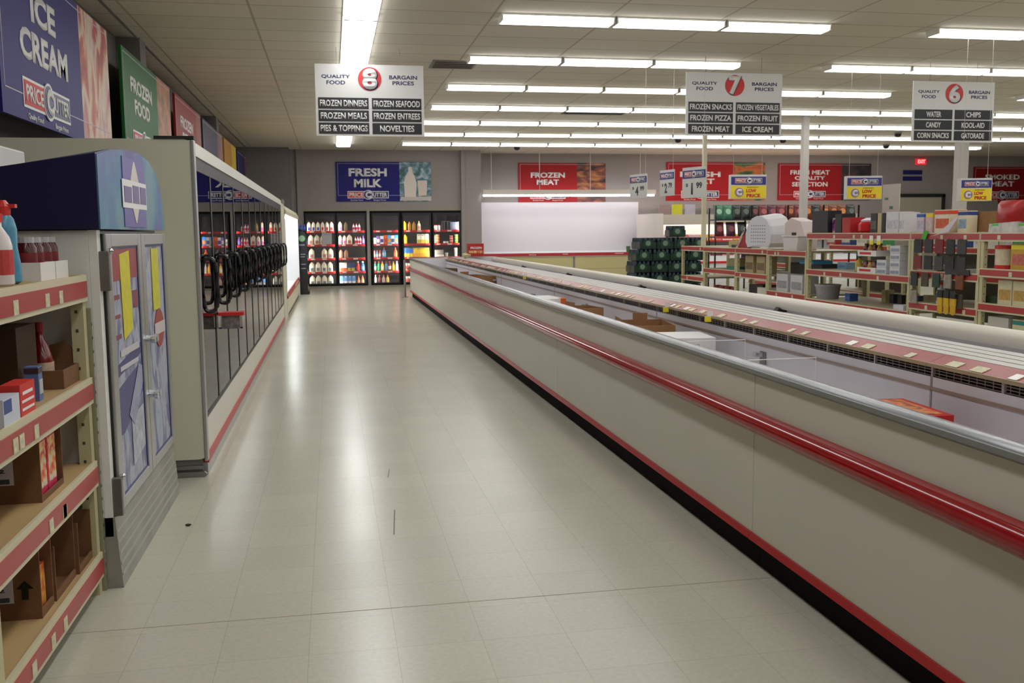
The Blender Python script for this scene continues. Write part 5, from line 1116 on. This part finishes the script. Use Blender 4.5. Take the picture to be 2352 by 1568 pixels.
t = thing('pallet', 'low wooden pallet under the stack of dark drink packs', 'pallet', (6.0, 18.84, 0)); part('boards', B().box(0, 1.55, 0, .1, .09, .12).box(0, 1.55, .14, .26, .09, .12).box(0, 1.55, .3, .42, .09, .12).box(0, 1.55, .46, .6, .09, .12), KRAFT, t); part('runner', B().box(0, .08, 0, .6, 0, .09).box(.74, .82, 0, .6, 0, .09).box(1.47, 1.55, 0, .6, 0, .09), KRAFT, t)

# ---------------------------------------------------------------- hanging price cards and low price signs
for x, y, zt, wd, h, rz, s, l in ((4.24, 13.0, 2.24, .40, .33, -72, '4 99', 'leftmost'), (4.66, 13.0, 2.30, .36, .36, -76, '2 79', 'middle'), (4.71, 12.1, 2.28, .46, .40, -70, '1 99', 'largest, rightmost')):
    t = thing('price_card', 'hanging price card with blue header, the %s of three' % l, 'price card', (x, y, zt-h), R(rz), 'hanging price cards')
    part('card', B().box(-wd/2, wd/2, 0, .008, 0, h), M((206, 206, 200), .5), t); part('header', B().box(-wd/2+.005, wd/2-.005, -.002, 0, h*.64, h*.9), M((60, 56, 130), .45), t)
    logo(t, (0, -.002, h*.77), wd*.8, '-y', sub=False)
    a, b_ = s.split(); letters(t, a, M((50, 52, 60), .5), (-wd*.08, -.0, h*.3), wd*(.07 if a == '1' else .18), h*.38, '-y', .03, 'price'); letters(t, b_, M((50, 52, 60), .5), (wd*.22, 0, h*.4), wd*.24, h*.2, '-y', .03, 'price'); letters(t, '$', M((50, 52, 60), .5), (-wd*.3, 0, h*.42), wd*.1, h*.12, '-y', .01, 'price')
    part('hanging_wire', B().tube([(wd*.4, .004, h), (wd*.4, .004, ZC-zt+h)], .002, 5), M((206, 200, 190), .5), t)
for x, y, zc, wd, h, rz, l in ((6.88, 15.2, 2.17, .62, .40, -4, 'above the low shelving, left of the others'), (7.28, 12.3, 2.02, .50, .32, -8, 'middle one, right of the white column'), (7.33, 10.0, 1.89, .36, .26, -12, 'rightmost, in front of the wider column')):
    t = thing('low_price_sign', 'blue and yellow LOW PRICE sign %s' % l, 'sign', (x, y, zc-h/2), R(rz), 'everyday low price signs')
    part('board', B().box(-wd/2, wd/2, 0, .1, 0, h), M((214, 212, 206), .5), t, .003)
    part('blue_header', B().box(-wd/2+.008, wd/2-.008, -.003, 0, h*.58, h*.92), M((50, 48, 134), .45), t)
    part('yellow_field', B().box(-wd/2+.008, wd/2-.008, -.003, 0, h*.03, h*.54), M((240, 214, 30), .45), t)
    logo(t, (0, -.003, h*.75), wd*.75, '-y', sub=False)
    part('round_emblem', B().prism(circle(20, h*.19, (-wd*.26, h*.27)), -.006, -.003), M((150, 120, 150), .5), t); letters(t, 'C', TW, (-wd*.26, -.006, h*.27), h*.24, h*.28, '-y', .08, 'emblem_letter')
    letters(t, 'EVERYDAY', M((120, 110, 40), .5), (wd*.12, -.003, h*.48), wd*.32, h*.05, '-y', .01)
    letters(t, 'LOW', TR, (wd*.08, -.003, h*.34), wd*.28, h*.15, '-y', .04); letters(t, 'PRICE', TR, (wd*.14, -.003, h*.14), wd*.38, h*.15, '-y', .04)
    for k in (-.4, .4): part('hanging_wire', B().tube([(wd*k, .05, h), (wd*k, .05, ZC-zc+h/2)], .002, 5), M((200, 196, 186), .5), t)

# marks on the floor
for x, y, rz, l, nm in ((.27, 4.75, 4, .42, 'longer'), (.30, 5.75, 6, .2, 'shorter')):
    t = thing('floor_scuff', '%s thin brown scuff line on the aisle floor' % nm, 'scuff', (x, y, 0), R(-rz), 'scuff lines on the floor'); part('mark', B().box(-.003, .003, -l/2, l/2, .0002, .0008), M((130, 112, 88), .6), t)
t = thing('floor_joint_mark', 'faint dark seam line across the aisle floor', 'seam', (0, 3.62, 0)); part('mark', B().box(-1.0, 1.78, -.002, .002, .0002, .0006), M((150, 140, 120), .5), t)
t = thing('floor_debris', 'small dark crumb on the floor near the ice cream freezer', 'crumb', (-.75, 4.9, 0)); part('crumb', B().ball((0, 0, .006), .012, 1.3, .8, .5, 6), DARK, t)

# ---------------------------------------------------------------- label check while building
seen = {}
for o in bpy.data.objects:
    l = o.get('label')
    if l is not None and o.parent is None:
        if l in seen: print('DUP LABEL', l)
        seen[l] = 1
        n = len(l.split())
        if n < 4 or n > 16: print('LEN', n, l)
